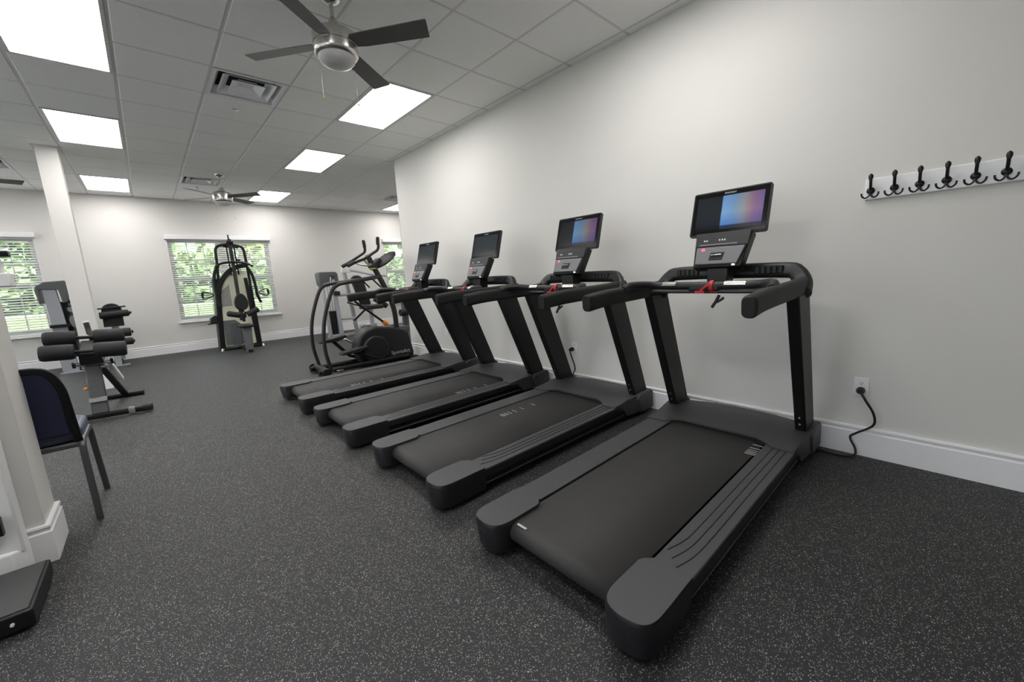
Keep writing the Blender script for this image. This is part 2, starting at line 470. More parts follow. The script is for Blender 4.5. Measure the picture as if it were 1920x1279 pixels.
# ------------------------------------------------------------------ windows
def window(k, xa, xb):
    W = sroot('window_%d' % k, ((xa + xb) / 2, YF, WZ0)); W['kind'] = 'structure'
    g = G(); t = .045; y0, y1 = YF + .07, YF + .16
    xm = (xa + xb) / 2
    g.box(xa, xa + t, y0, y1, WZ0, WZ1); g.box(xb - t, xb, y0, y1, WZ0, WZ1)
    g.box(xa + t, xb - t, y0, y1, WZ1 - t, WZ1); g.box(xa + t, xb - t, y0, y1, WZ0, WZ0 + t)
    g.box(xm - .045, xm + .045, y0, y1, WZ0 + t, WZ1 - t)
    part('window_frame', g, M_trim, W)
    zm = 1.515
    for u0, u1 in ((xa + t, xm - .045), (xm + .045, xb - t)):
        for z0, z1, yy in ((WZ0 + t, zm, YF + .09), (zm, WZ1 - t, YF + .115)):
            g = G(); s = .035; sb = .045
            g.box(u0, u0 + s, yy, yy + .025, z0, z1); g.box(u1 - s, u1, yy, yy + .025, z0, z1)
            g.box(u0 + s, u1 - s, yy, yy + .025, z0, z0 + sb); g.box(u0 + s, u1 - s, yy, yy + .025, z1 - sb, z1)
            sh = part('sash', g, M_trim, W)
            part('pane', G().box(u0 + s, u1 - s, yy + .010, yy + .014, z0 + sb, z1 - sb), M_glass, sh)
            for q in (1, 2):
                xx = u0 + (u1 - u0) * q / 3; part('muntin', G().box(xx - .009, xx + .009, yy + .004, yy + .021, z0 + sb, z1 - sb), M_trim, sh)
            zz = (z0 + z1) / 2; part('muntin', G().box(u0 + s, u1 - s, yy + .004, yy + .021, zz - .009, zz + .009), M_trim, sh)
    # jamb lining, stool (sill board) with apron
    g = G(); g.box(xa, xa + .006, YF, y0, WZ0, WZ1); g.box(xb - .006, xb, YF, y0, WZ0, WZ1)
    part('jamb', g, M_trim, W)
    part('window_sill', G().box(xa - .05, xb + .05, YF - .05, YF + .09, WZ0 - .03, WZ0 + .004), M_trim, W, bevel=.004)
def blind(xa, xb, label):
    B = root('window_blind', ((xa + xb) / 2, YF - .01, WZ1 + .04), label, 'blind')
    part('valance', G().box(xa - .03, xb + .03, YF - .075, YF - .001, WZ1 - .03, WZ1 + .055), M_white, B, bevel=.006)
    g = G(); z = WZ1 - .07; n = 0
    R = Matrix.Rotation(math.radians(24), 3, 'X')
    while z > WZ0 + .06:
        g.obox(((xa + xb) / 2, YF + .035, z), (xb - xa - .03, .048, .0028), R); z -= .0445
    part('slats', g, M_blind, B, smooth=0, kind='stuff')
    part('bottom_rail', G().box(xa + .015, xb - .015, YF + .012, YF + .058, WZ0 + .012, WZ0 + .03), M_blind, B)
    for q in (.08, .36, .64, .92):
        xx = xa + (xb - xa) * q
        part('ladder_cord', G().box(xx - .003, xx + .003, YF + .009, YF + .011, WZ0 + .02, WZ1 - .03), M_blind, B)
for k, (a, b) in enumerate(wins): window(k + 1, a, b)
blind(*wins[0], 'white slatted blind lowered over the window at the far left')
blind(*wins[1], 'white slatted blind over the window behind the multi-gym')
blind(*wins[2], 'white slatted blind over the window beside the end of the treadmill wall')

# ------------------------------------------------------------------ outdoors
struct('ground', G().box(-90, 90, YF + .25, 120, -.35, -.25), M_grass)
tag(part('pavement', G().box(-90, 90, 50, 57, -.25, -.235), M_road, None, (0, 53, -.25)), kind='structure')
def tree(x, y, h, cr, mleaf, label, n=1500, lean=0.):
    t = root('garden_tree', (x, y, -.25), label, 'tree', 'trees outside the windows')
    g = G(); th = h * .42
    g.sweep(curve([(x, y, -.3), (x + lean * .4, y, th * .5), (x + lean, y, th), (x + lean * 1.1, y, h * .8)], 4), [(.16 * math.cos(a * PI / 4), .16 * math.sin(a * PI / 4)) for a in range(8)], (0, 1, 0), scale=[1.2 - .075 * i for i in range(13)])
    for b in range(7):
        a = b * 2.4 + x; r = cr * (.5 + .3 * random.random())
        g.sweep(curve([(x + lean * .9, y, th * (.75 + .08 * (b % 3))), (x + lean + r * .5 * math.cos(a), y + r * .5 * math.sin(a), th * 1.25), (x + lean + r * math.cos(a), y + r * math.sin(a), h * (.62 + .2 * random.random()))], 4),
                [(.06 * math.cos(q * PI / 3), .06 * math.sin(q * PI / 3)) for q in range(6)], (0, 1, 0), scale=[1.2 - .11 * i for i in range(9)])
    part('trunk', g, M_bark, t)
    g = G(); cl = []
    for b in range(26):
        a = random.random() * 2 * PI; r = cr * math.sqrt(random.random()) * .95
        cl.append((x + lean + r * math.cos(a), y + r * math.sin(a), h * (.42 + .55 * random.random() * (1 - .4 * r / cr)), cr * (.22 + .18 * random.random())))
    for q in range(n):
        cx, cy, cz, rr = random.choice(cl)
        d = Vector((random.gauss(0, 1), random.gauss(0, 1), random.gauss(0, .8))).normalized() * rr * random.random() ** .4
        p = Vector((cx, cy, cz)) + d; s = .10 + .14 * random.random()
        u = Vector((random.gauss(0, 1), random.gauss(0, 1), random.gauss(0, 1))).normalized(); v_ = u.orthogonal().normalized()
        k = len(g.v); g.v += [tuple(p - u * s), tuple(p + v_ * s * .5), tuple(p + u * s), tuple(p - v_ * s * .5)]; g.f.append((k, k + 1, k + 2, k + 3))
    me = bpy.data.meshes.new('foliage'); me.from_pydata(g.v, [], g.f)
    part('foliage', me, mleaf, t, kind='stuff')
tree(-8.5, 18, 8.0, 3.2, M_leaf, 'dark green leafy tree seen through the window at the far left', 2600)
tree(-2.0, 20, 7.0, 2.6, M_leaf, 'leafy tree seen through the left half of the window behind the multi-gym', 2200, .4)
tree(1.4, 14, 5.0, 1.6, M_leafl, 'pale leaning tree close outside the window behind the multi-gym', 900, 1.0)
tree(5.2, 21, 7.5, 2.7, M_leaf, 'leafy tree seen through the right half of the window behind the multi-gym', 2200)
tree(11.2, 17, 7.5, 3.0, M_leafl, 'light green tree seen through the window past the treadmill wall', 2200)
g = G()
for q in range(9000):
    p = Vector((random.uniform(-75, 75), random.uniform(62, 68), -.2 + random.random() ** .8 * random.choice((4.5, 7.5, 6.0)))); s = .55 + .5 * random.random()
    u = Vector((random.gauss(0, 1), random.gauss(0, 1), random.gauss(0, 1))).normalized(); v_ = u.orthogonal().normalized()
    k = len(g.v); g.v += [tuple(p - u * s), tuple(p + v_ * s * .6), tuple(p + u * s), tuple(p - v_ * s * .6)]; g.f.append((k, k + 1, k + 2, k + 3))
me = bpy.data.meshes.new('hedge'); me.from_pydata(g.v, [], g.f)
tag(part('hedge', me, M_leaf, None, (0, 65, -.25)), 'bank of distant green hedge and treetops beyond the lawn', 'hedge', kind='stuff')

# ------------------------------------------------------------------ ceiling fittings
def ceiling_light():
    L = root('ceiling_light', (0, 0, HC), '', 'light', 'square-cornered ceiling light panels')
    w2, l2 = C / 2 - .013, C - .013
    g = G(); t = .022
    g.box(-w2, -w2 + t, -l2, l2, HC - .008, HC + .05); g.box(w2 - t, w2, -l2, l2, HC - .008, HC + .05)
    g.box(-w2 + t, w2 - t, -l2, -l2 + t, HC - .008, HC + .05); g.box(-w2 + t, w2 - t, l2 - t, l2, HC - .008, HC + .05)
    part('frame', g, M_grid, L)
    part('diffuser', G().box(-w2 + t, w2 - t, -l2 + t, l2 - t, HC - .002, HC + .004), M_dif, L)
    return L
LL = {(-1, 3): 'large ceiling light panel cut by the top left corner of the picture', (-1, 7): 'ceiling light panel just above the top of the far column',
      (-1, 12): 'small-looking ceiling light panel near the far wall above the leg machine', (3, 3): 'ceiling light panel beside the near ceiling fan',
      (3, 7): 'middle ceiling light panel of the right-hand row', (3, 12): 'ceiling light panel near the far wall crossed by a fan blade',
      (8, 12): 'ceiling light panel past the end of the treadmill wall'}
proto = ceiling_light(); index_kids()
for n, (i, j) in enumerate(lights_c):
    o = proto if n == 0 else copy_tree(proto)
    o.location = ((i + .5) * C, (j + 1) * C, HC)
    o['label'] = LL.get((i, j), 'ceiling light panel outside the picture lighting the room')
def vent():
    V = root('ceiling_vent', (0, 0, HC), '', 'vent', 'square ceiling air diffusers')
    def ring(a, za, b, zb, th=.004):
        """square funnel from half-size a at height za to half-size b at zb"""
        g = G(); n = 4; v = []
        for s_, z in ((a, za), (b, zb), (b - th, zb), (a - th, za)):
            v += [(-s_, -s_, z), (s_, -s_, z), (s_, s_, z), (-s_, s_, z)]
        f = []
        for k in range(4):
            for q in range(4):
                q2 = (q + 1) % 4; k2 = (k + 1) % 4; f.append((k * 4 + q, k * 4 + q2, k2 * 4 + q2, k2 * 4 + q))
        return g.add(v, f)
    z = HC
    g = ring(.293, z - .006, .235, z + .055, .010); part('outer_cone', g, M_vent, V, smooth=0)
    g = G()
    for x0, x1, y0, y1 in ((-.293, .293, -.293, -.262), (-.293, .293, .262, .293), (-.293, -.262, -.262, .262), (.262, .293, -.262, .262)): g.box(x0, x1, y0, y1, z - .006, z - .002)
    part('flange', g, M_vent, V, smooth=0)
    part('middle_cone', ring(.215, z - .002, .150, z + .05, .006), M_vent, V, smooth=0)
    part('inner_cone', ring(.135, z - .004, .06, z + .04, .005), M_vent, V, smooth=0)
    part('centre_plate', G().box(-.075, .075, -.075, .075, z + .035, z + .04), M_vent, V, smooth=0)
    part('duct', G().box(-.24, .24, -.24, .24, z + .075, z + .08), M_dark, V, smooth=0)
    return V
proto = vent(); index_kids()
VL = ['white square air diffuser in the ceiling left of the near fan', 'white square air diffuser in the ceiling beside the far fan',
      'white square air diffuser partly hidden past the end of the treadmill wall', 'white air diffuser cut by the left edge of the picture']
for n, (i, j) in enumerate(vents_c):
    o = proto if n == 0 else copy_tree(proto); o.location = ((i + .5) * C, (j + .5) * C, HC); o['label'] = VL[n]

def fan(cx, cy, ang, dz, label):
    F = root('ceiling_fan', (cx, cy, HC), label, 'fan', 'brushed nickel ceiling fans')
    part('canopy', G().lathe([(.068, HC), (.068, HC - .012), (.055, HC - .035), (.025, HC - .05)], (cx, cy, 0)), M_silver, F)
    part('downrod', G().lathe([(.0125, HC - .04), (.0125, 2.92 - dz)], (cx, cy, 0), 12), M_silver, F)
    part('coupling', G().lathe([(.018, 3.005 - dz), (.024, 2.99 - dz), (.056, 2.925 - dz), (.058, 2.912 - dz)], (cx, cy, 0)), M_silver, F)
    part('seam_ring', G().lathe([(.118, 2.913 - dz), (.118, 2.906 - dz)], (cx, cy, 0)), M_black, F)
    part('motor_housing', G().lathe([(.05, 2.908 - dz), (.125, 2.907 - dz), (.137, 2.902 - dz), (.140, 2.893 - dz), (.141, 2.837 - dz), (.141, 2.834 - dz), (.136, 2.833 - dz), (.136, 2.828 - dz), (.141, 2.827 - dz), (.141, 2.790 - dz), (.137, 2.772 - dz), (.125, 2.762 - dz), (.05, 2.762 - dz)], (cx, cy, 0), 40), M_silver, F)
    part('light_globe', G().lathe([(.10, 2.766 - dz), (.119, 2.764 - dz), (.114, 2.742 - dz), (.094, 2.722 - dz), (.062, 2.708 - dz), (.025, 2.702 - dz), (.002, 2.701 - dz)], (cx, cy, 0), 32), M_globe, F)
    for k in range(4):
        a = math.radians(ang + 90 * k); R = Matrix.Rotation(a, 3, 'Z') @ Matrix.Rotation(math.radians(-13), 3, 'X')
        z = 2.85 - dz; c0 = Vector((cx, cy, z)); g = G()
        out = [(.10, -.048), (.20, -.055), (.66, -.068), (.665, -.06), (.640, .068), (.20, .060), (.10, .045)]
        top = [c0 + R @ Vector((p[0], p[1], .003)) for p in out]; bot = [c0 + R @ Vector((p[0], p[1], -.003)) for p in out]
        n = len(out)
        g.add(bot + top, [tuple(range(n - 1, -1, -1)), tuple(range(n, 2 * n))] + [(i, (i + 1) % n, n + (i + 1) % n, n + i) for i in range(n)])
        part('blade', g, M_blade, F, smooth=0)
    for dx, dy, l in ((-.11, .02, .24), (.135, .04, .225)):
        p = part('pull_chain', G().tube([(cx + dx, cy + dy, 2.74 - dz), (cx + dx, cy + dy, 2.74 - dz - l)], .0012, 5), M_silver, F)
        part('pull_knob', G().lathe([(.001, .008), (.006, .004), (.007, -.003), (.003, -.010)], (cx + dx, cy + dy, 2.74 - dz - l), 10), M_yel, p)
fan(1.10, .97, -52, 0, 'nearer brushed nickel ceiling fan with four grey blades and frosted globe')
fan(1.09, 6.35, -48, .07, 'farther brushed nickel ceiling fan hanging before the far wall')
fan(-1.72, 6.40, 8, 0.05, 'ceiling fan of which one grey blade enters at the left edge')
def sprinkler(x, y, label):
    s = root('sprinkler_head', (x, y, HC), label, 'sprinkler', 'fire sprinklers in the ceiling')
    part('escutcheon', G().lathe([(.036, HC + .002), (.034, HC - .006), (.014, HC - .010)], (x, y, 0), 20), M_chrome, s)
    g = G().lathe([(.008, HC - .008), (.008, HC - .022)], (x, y, 0), 10)
    for sgn in (-1, 1): g.tube([(x, y, HC - .02), (x + sgn * .012, y, HC - .03), (x, y, HC - .05)], .0028, 6)
    part('frame', g, M_silver, s)
    part('deflector', G().lathe([(.018, HC - .050), (.018, HC - .053)], (x, y, 0), 12), M_silver, s)
sprinkler(.898, 3.33, 'small chrome sprinkler head in the ceiling just past the near air diffuser')
sprinkler(.888, 7.51, 'small chrome sprinkler head in the ceiling near the far fan')

# ------------------------------------------------------------------ treadmills
def treadmill():
    cx0, yc = .92, -.98
    T = root('treadmill', (cx0, yc, 0), '', 'treadmill', 'black treadmills in a row along the wall')
    X = lambda u: cx0 + u
    def PX(g):                       # shift builder coordinates (u, v, z) to world
        g.v = [(cx0 + a, yc + b, c) for a, b, c in g.v]; return g
    # frame beams low under the deck
    for s in (-1, 1):
        g = G(); y0, y1 = sorted((s * .385, s * .440))
        g.prism([(.14, .050), (2.00, .035), (2.12, .045), (2.12, .155), (1.7, .145), (.12, .120)], 'y', y0, y1)
        part('frame_beam', PX(g), M_frame, T, bevel=.004)
        g = G(); y0, y1 = sorted((s * .4405, s * .4435)); g.box(.25, 1.75, y0, y1, .062, .066)
        part('beam_strip', PX(g), M_panel, T)
    g = G().box(.10, 1.95, -.386, .386, .075, .125); part('deck', PX(g), M_dark, T)
    for s in (-1, 1):
        g = G().lathe([(.03, s * .36 - .015), (.035, s * .36 - .01), (.035, s * .36 + .01), (.03, s * .36 + .015)], (.20, 0, .035), 16, 'y')
        part('leveling_foot', PX(g), M_rubber, T)
        g = G().lathe([(.028, .0), (.028, .018), (.014, .022), (.014, .05)], (1.98, s * .41, 0), 16)
        part('leveling_foot', PX(g), M_rubber, T)
    # belt loop
    R = .040; zt = .150; RX = .085; pts = [(1.80, zt), (RX, zt)]
    for k in range(1, 10):
        a = PI / 2 + PI * k / 10; pts.append((RX + .045 * math.cos(a), zt - .045 + .045 * math.sin(a)))
    pts += [(RX, zt - .09), (1.80, zt - .09), ]
    inner = [(x + (.006 if i > 1 and i < 11 else 0), z - (.003 if i < 2 else 0) + (.003 if i > 10 else 0)) for i, (x, z) in enumerate(pts)]
    g = G(); n = len(pts); v = []; f = []
    for y in (-.287, .287):
        v += [(p[0], y, p[1]) for p in pts]
    for i in range(n - 1): f.append((i, i + 1, n + i + 1, n + i))
    g.add(v, f)
    b = part('running_belt', PX(g), M_belt, T, smooth=50)
    sd = b.modifiers.new('thick', 'SOLIDIFY'); sd.thickness = .004; sd.offset = 0
    part('rear_roller', PX(G().lathe([(.012, -.30), (.036, -.299), (.036, .299), (.012, .30)], (RX, 0, .105), 20, 'y')), M_frame, T)
    # side rails (foot platforms) with raised curved ribs
    for s in (-1, 1):
        g = G(); o = [(.20, .300), (1.80, .300), (1.80, .452), (.20, .452)]
        o = [(a, s * b_) for a, b_ in o]
        g.prism(o, 'z', .128, .158); rl = part('side_rail', PX(g), M_plasl, T, bevel=.004)
        g = G(); g.prism([(.16, .040 if 0 else .105), (1.9, .105), (1.9, .150), (.16, .150)], 'y', *sorted((s * .440, s * .453)))
        part('rail_skirt', PX(g), M_side, T, bevel=.003)
        for k in range(3 if s < 0 else 0):
            y = s * (.345 + .034 * k); e = s * .022
            P = [(.36 - .035 * k, y - e * 1.3, .1585), (.45 - .03 * k, y - e * .3, .1585), (.56, y, .1585), (1.0, y, .1585), (1.66, y + s * .002, .1585)]
            g = G().sweep(curve(P, 4), [(-.0035, -.001), (.0035, -.001), (.001, .0022), (-.001, .0022)])
            part('grip_rib', PX(g), M_plas, rl)
    # end caps
    for s in (-1, 1):
        o = [(-.048, .352), (-.042, .318), (-.020, .284), (.025, .267), (.08, .264)]
        o = [(p.x, p.y) for p in curve([(a, b_, 0) for a, b_ in o], 3)] + [(.225, .264), (.245, .272), (.262, .290), (.275, .299), (.275, .456)] + [(p.x, p.y) for p in curve([(.09, .457, 0), (.025, .455, 0), (-.014, .444, 0), (-.036, .420, 0), (-.046, .385, 0)], 3)]
        o = [(a, s * b_) for a, b_ in o]
        g = G(); n = len(o)
        lo = [(a + (.014 * max(0, 1 - (a + .05) / .15)), b_ * .985, .030) for a, b_ in o]
        md = [(a, b_, .150) for a, b_ in o]; c = (.15, s * .36)
        tp = [(a + (c[0] - a) * .03, b_ + (c[1] - b_) * .045, .1645) for a, b_ in o]
        f = [tuple(range(n - 1, -1, -1)), tuple(range(2 * n, 3 * n))]
        for L_ in (0, 1):
            for i in range(n): f.append((L_ * n + i, L_ * n + (i + 1) % n, (L_ + 1) * n + (i + 1) % n, (L_ + 1) * n + i))
        g.add(lo + md + tp, f)
        e = part('end_cap', PX(g), M_side, T, smooth=35)
        ins = [(a + (c[0] - a) * .032, b_ + (c[1] - b_) * .048) for a, b_ in o]
        part('cap_top', PX(G().prism(ins, 'z', .1640, .1662)), M_plasl, e)
        part('screw_hole', PX(G().lathe([(.007, -.004), (.007, .004)], (-.038, s * .375, .105), 12, 'x')), M_dark, e)
    # motor hood
    g = G(); N_ = 15; rows = []
    def zf(u, y):
        a = abs(y) / .47; t = (u - 1.64) / .56
        return .168 + .035 * max(0, math.sin(min(1, max(0, t) * 1.15) * PI * .85)) * (1 - .35 * a * a) + (.0)
    us = [1.64, 1.70, 1.78, 1.88, 1.98, 2.06, 2.12, 2.155, 2.175]
    ys = [-.468 + .936 * k / 16 for k in range(17)]
    v = []; f = []
    for a, u in enumerate(us):
        for y in ys:
            k = abs(y) / .468
            uu = u
            if a == 0:       # rear edge: recessed round the belt, forward beside it
                uu = 1.685 if abs(y) < .27 else (1.655 if abs(y) < .30 else 1.60)
            if a >= 6: uu = u - .10 * k ** 3
            hw = y * (1 if u > 1.85 else .97)
            z = zf(uu, y)
            if a == len(us) - 1: z = .150
            v.append((uu, hw, z))
    m = len(ys)
    for a in range(len(us) - 1):
        for b_ in range(m - 1): f.append((a * m + b_, a * m + b_ + 1, (a + 1) * m + b_ + 1, (a + 1) * m + b_))
    base = len(v)
    rim = [a * m for a in range(len(us))] + [(len(us) - 1) * m + b_ for b_ in range(1, m)] + [a * m + m - 1 for a in range(len(us) - 2, -1, -1)] + [b_ for b_ in range(m - 2, 0, -1)]
    for i in rim:
        a_, b_, z_ = v[i]; front = a_ > 1.72
        v.append((a_ + (.008 if a_ > 2.1 else 0), b_, .045 if front else .140))
    for i in range(len(rim)):
        j = (i + 1) % len(rim); f.append((rim[i], rim[j], base + j, base + i))
    g.add(v, f); hd = part('motor_hood', PX(g), M_plasl, T, smooth=50)
    part('hood_lettering', text_mesh('SPORTSART', .030, .0006, Matrix.Translation((cx0, yc, 0)) @ basis((2.10, .10, .2005), (0, -1, 0), (1, 0, .05))), M_ltxt, hd)
    g = G().prism([(1.640, -.30), (1.645, -.285), (1.676, -.24), (1.676, .24), (1.645, .285), (1.640, .30), (1.70, .30), (1.70, -.30)], 'z', .1515, .164)
    part('belt_gap', PX(g), M_dark, hd)
    # upright feet and uprights
    for s in (-1, 1):
        g = G().prism([(1.90, .165), (1.93, .195), (2.12, .205), (2.155, .185), (2.165, .03), (1.96, .03)], 'y', *sorted((s * .385, s * .482)))
        part('upright_foot', PX(g), M_plasl, T, bevel=.014, seg=3)
        y0, y1 = sorted((s * .385, s * .447))
        g = G().hexa([(1.925, y0, .16), (2.125, y0, .16), (2.125, y1, .16), (1.925, y1, .16)], [(1.512, y0, 1.075), (1.742, y0, 1.075), (1.742, y1, 1.075), (1.512, y1, 1.075)])
        up = part('upright', PX(g), M_frame, T, bevel=.008)
        for zz in (.24, .29):
            u = 1.925 - .39 * (zz - .16) / .86
            part('bolt', PX(G().lathe([(.006, -.004), (.006, .001)], (u, s * .415, zz), 10, 'x')), M_silver, up)
    # long side arms with rubber tips
    sec = rrect(.062, .098, .026)
    for s in (-1, 1):
        P = [(.845, s * .418, 1.075), (1.05, s * .418, 1.092), (1.5, s * .418, 1.105), (1.80, s * .414, 1.120)]
        g = G().sweep(curve(P, 4), sec); ar = part('handrail', PX(g), M_rubber, T, bevel=.004, smooth=50)
        g = G().sweep([(.835, s * .418, 1.074), (.848, s * .418, 1.075)], rrect(.056, .092, .024)); part('rail_end', PX(g), M_black, ar, bevel=.003)
    # loop frame above
    P = [(1.655, -.414, 1.062), (1.690, -.412, 1.085), (1.735, -.408, 1.135), (1.762, -.376, 1.185), (1.770, -.315, 1.203), (1.775, 0, 1.206)]
    P = P + [(a, -b_, c) for a, b_, c in P[-2::-1]]
    cv = curve(P, 5); nn = len(cv)
    sc = [1.0 + .22 * max(0, 1 - abs(min(i, nn - 1 - i) - 4) / 9) - .5 * max(0, 1 - min(i, nn - 1 - i) / 3) for i in range(nn)]
    g = G().sweep(cv, [(a, b_) for a, b_ in rrect(.092, .062, .028)], (1, 0, 0), scale=sc)
    # widen the vertical legs a little
    part('console_frame', PX(g), M_plas, T, smooth=50)
    for s in (-1, 1):
        y0, y1 = sorted((s * .165, s * .315))
        vt = part('fan_vent', PX(G().box(1.728, 1.748, y0, y1, 1.186, 1.232)), M_dark, T, bevel=.004)
        for k in range(5):
            yy = y0 + (y1 - y0) * (k + .5) / 5
            part('vent_fin', PX(G().box(1.724, 1.740, yy - .009, yy + .006, 1.190, 1.228)), M_plas, vt)
    # tray between the legs and sensor bar
    g = G().prism([(1.50, 1.085), (1.50, 1.100), (1.56, 1.112), (1.80, 1.125), (1.80, 1.098)], 'y', -.392, .392); part('console_tray', PX(g), M_plas, T, bevel=.005)
    P = [(1.20, -.405, 1.128), (1.26, -.395, 1.148), (1.35, -.355, 1.150), (1.405, -.30, 1.143), (1.420, -.22, 1.138), (1.420, 0, 1.136)]
    P = P + [(a, -b_, c) for a, b_, c in P[-2::-1]]
    sb = part('sensor_bar', PX(G().tube(curve(P, 5), .024, 14)), M_plas, T, smooth=60)
    for y0, y1 in ((-.225, -.115), (.165, .265)):
        arc = [(math.cos(a), math.sin(a)) for a in [PI * (.18 + .50 * k / 6) for k in range(7)]]
        g = G().prism([(1.420 - .0262 * b, 1.1375 + .0262 * a) for a, b in [(math.sin(t), math.cos(t)) for t in [PI * (.05 + .5 * k / 6) for k in range(7)]]] , 'y', y0, y1)
        g.v = [(a, b, c) for a, b, c in g.v]
        part('sensor_plate', PX(g), M_silver, sb)
    part('bar_pod', PX(G().obox((1.425, .0, 1.128), (.058, .18, .050))), M_plas, sb, bevel=.014, seg=3)
    st = G().tube([(1.395, .075, 1.128), (1.395, .070, 1.128)], .001, 6)
    def strap(y, w_):
        P = [(1.424 + .036 * math.cos(a), y, 1.132 + .034 * math.sin(a)) for a in [2 * PI * k / 16 for k in range(16)]]
        return G().sweep(P, [(-w_, -.0015), (w_, -.0015), (w_, .0015), (-w_, .0015)], (1, 0, 0), closed=True)
    ss = part('safety_strap', PX(strap(-.045, .010)), M_red, sb, smooth=0)
    g = G().sweep([(1.386, -.045, 1.150), (1.382, -.02, 1.135), (1.386, .01, 1.108)], [(-.006, -.0015), (.006, -.0015), (.006, .0015), (-.006, .0015)], (1, 0, 0)); g.obox((1.400, .015, 1.102), (.03, .055, .012))
    part('strap_tail', PX(g), M_red, sb, smooth=0)
    g = G().tube([(1.40, -.050, 1.11), (1.385, -.095, 1.09)], .0012, 5)
    part('lanyard', PX(g), M_red, sb)
    g = G().tube([(1.385, -.012, 1.088), (1.385, .000, 1.062), (1.385, .016, 1.036)], .0065, 7); g.tube([(1.385, -.03, 1.078), (1.385, -.022, 1.070), (1.385, -.002, 1.058)], .0055, 7)
    q = Vector((1.385, -.012, 1.088)); g.v = [tuple(q + (Vector(p) - q) * 1.35 + Vector((0, -.085, -.004))) for p in g.v]
    part('safety_clip', PX(g), M_black, T)
    # neck
    g = G().hexa([(1.60, -.060, 1.11), (1.70, -.060, 1.11), (1.70, .060, 1.11), (1.60, .060, 1.11)], [(1.60, -.062, 1.27), (1.71, -.062, 1.27), (1.71, .062, 1.27), (1.60, .062, 1.27)])
    part('neck', PX(g), M_black, T, bevel=.006)
    # console: control block, leaning back; t runs up it
    def cp(t, y, d):        # t height along, d depth behind the face
        x = 1.575 + .085 * t / .20 + d * .92; z = 1.250 + t * .97 - d * .39
        return (x, y, z)
    def slab(t0, t1, a0, a1, b0, b1, d0, d1):
        return G().hexa([cp(t0, a0, d0), cp(t0, a0, d1), cp(t0, a1, d1), cp(t0, a1, d0)], [cp(t1, b0, d0), cp(t1, b0, d1), cp(t1, b1, d1), cp(t1, b1, d0)])
    cb = part('control_block', PX(slab(-.008, .205, -.138, .138, -.170, .158, .004, .072)), M_black, T, bevel=.006)
    part('control_panel', PX(slab(.006, .112, -.118, .124, -.148, .130, -.012, .006)), M_panel, cb, bevel=.004)
    part('upper_panel', PX(slab(.116, .205, -.158, .138, -.164, .155, -.006, .006)), M_plas, cb, bevel=.003)
    part('ledge', PX(slab(.124, .132, -.10, .118, -.10, .118, -.0085, .0)), M_panel, cb)
    part('speed_dial_recess', PX(slab(.028, .076, -.034, .046, -.042, .040, -.0135, .0)), M_black, cb, bevel=.002)
    part('silver_lever', PX(slab(.054, .063, -.028, .034, -.028, .034, -.022, -.010)), M_chrome, cb, bevel=.003)
    part('stop_light', PX(slab(.088, .102, .078, .098, .078, .098, -.0140, .0)), M_redled, cb)
    part('status_light', PX(slab(-.002, .004, -.105, -.090, -.105, -.090, -.004, .006)), M_whled, cb)
    g = G()
    for y in (.088, .074): g.add(*(lambda q: (q.v, q.f))(slab(.150, .158, y, y + .009, y, y + .009, -.0075, 0)))
    for y in (.0, -.016, -.030): g.add(*(lambda q: (q.v, q.f))(slab(.150, .160, y, y + .008, y, y + .008, -.0075, 0)))
    part('printed_icons', PX(g), M_wtxt, cb, smooth=0)
    part('back_shroud', PX(slab(.03, .30, -.085, .085, -.095, .095, .05, .105)), M_plas, T, bevel=.018, seg=3)
    # display housing
    def dp(t, y, d):
        return (1.712 + .070 * t / .27 + d * .96, y, 1.437 + t * .965 - d * .25)
    def dslab(t0, t1, a0, a1, d0, d1, b0=None, b1=None):
        b0 = a0 if b0 is None else b0; b1 = a1 if b1 is None else b1
        return G().hexa([dp(t0, a0, d0), dp(t0, a0, d1), dp(t0, a1, d1), dp(t0, a1, d0)], [dp(t1, b0, d0), dp(t1, b0, d1), dp(t1, b1, d1), dp(t1, b1, d0)])
    g = G(); o = rrect(.450, .290, .014, 3, 0, .145)
    n = len(o)
    g.add([dp(z, y, 0) for y, z in o] + [dp(z, y, .026) for y, z in o], [tuple(range(n - 1, -1, -1)), tuple(range(n, 2 * n))] + [(i, (i + 1) % n, n + (i + 1) % n, n + i) for i in range(n)])
    hs = part('display_housing', PX(g), M_plas, T, smooth=30, bevel=.002)
    part('bezel', PX(dslab(.012, .280, -.216, .216, -.003, .002)), M_gloss, hs)
    sx, sz = .385, .215
    me = PX(dslab(.036, .250, -sx / 2, sx / 2, -.0045, .0)).mesh('display', 0)
    me.transform(Matrix.Translation(-Vector((cx0, yc, 0)))); me.materials.append(M_disp[0])
    dsp = bpy.data.objects.new('display', me); col.objects.link(dsp); dsp.parent = hs; dsp.location = (0, 0, 0); WL[dsp.name] = Vector((cx0, yc, 0))
    part('maker_lettering', text_mesh('SPORTSART', .013, .0004, Matrix.Translation((cx0, yc, 0)) @ basis(dp(.265, 0, -.004), (0, -1, 0), (.25, 0, .96))), M_wtxt, hs)
    return T
T1 = treadmill()
index_kids()
TY = [(-.98, 0), (.222, .015), (1.440, -.010), (2.640, -.018)]
TL = ['nearest black treadmill in the row, its display showing a blue and purple picture', 'second treadmill from the camera, red strap and a clip hanging over its rear arm',
      'third treadmill from the camera, dark display', 'farthest treadmill of the row, beside the elliptical trainer']
def kids(o, name): return [c for c in o.children if c.name.split('.')[0] == name]
TS = [T1]
for k in (1, 2, 3):
    t = copy_tree(T1); t.location = (.92 + TY[k][1], TY[k][0], 0); TS.append(t)
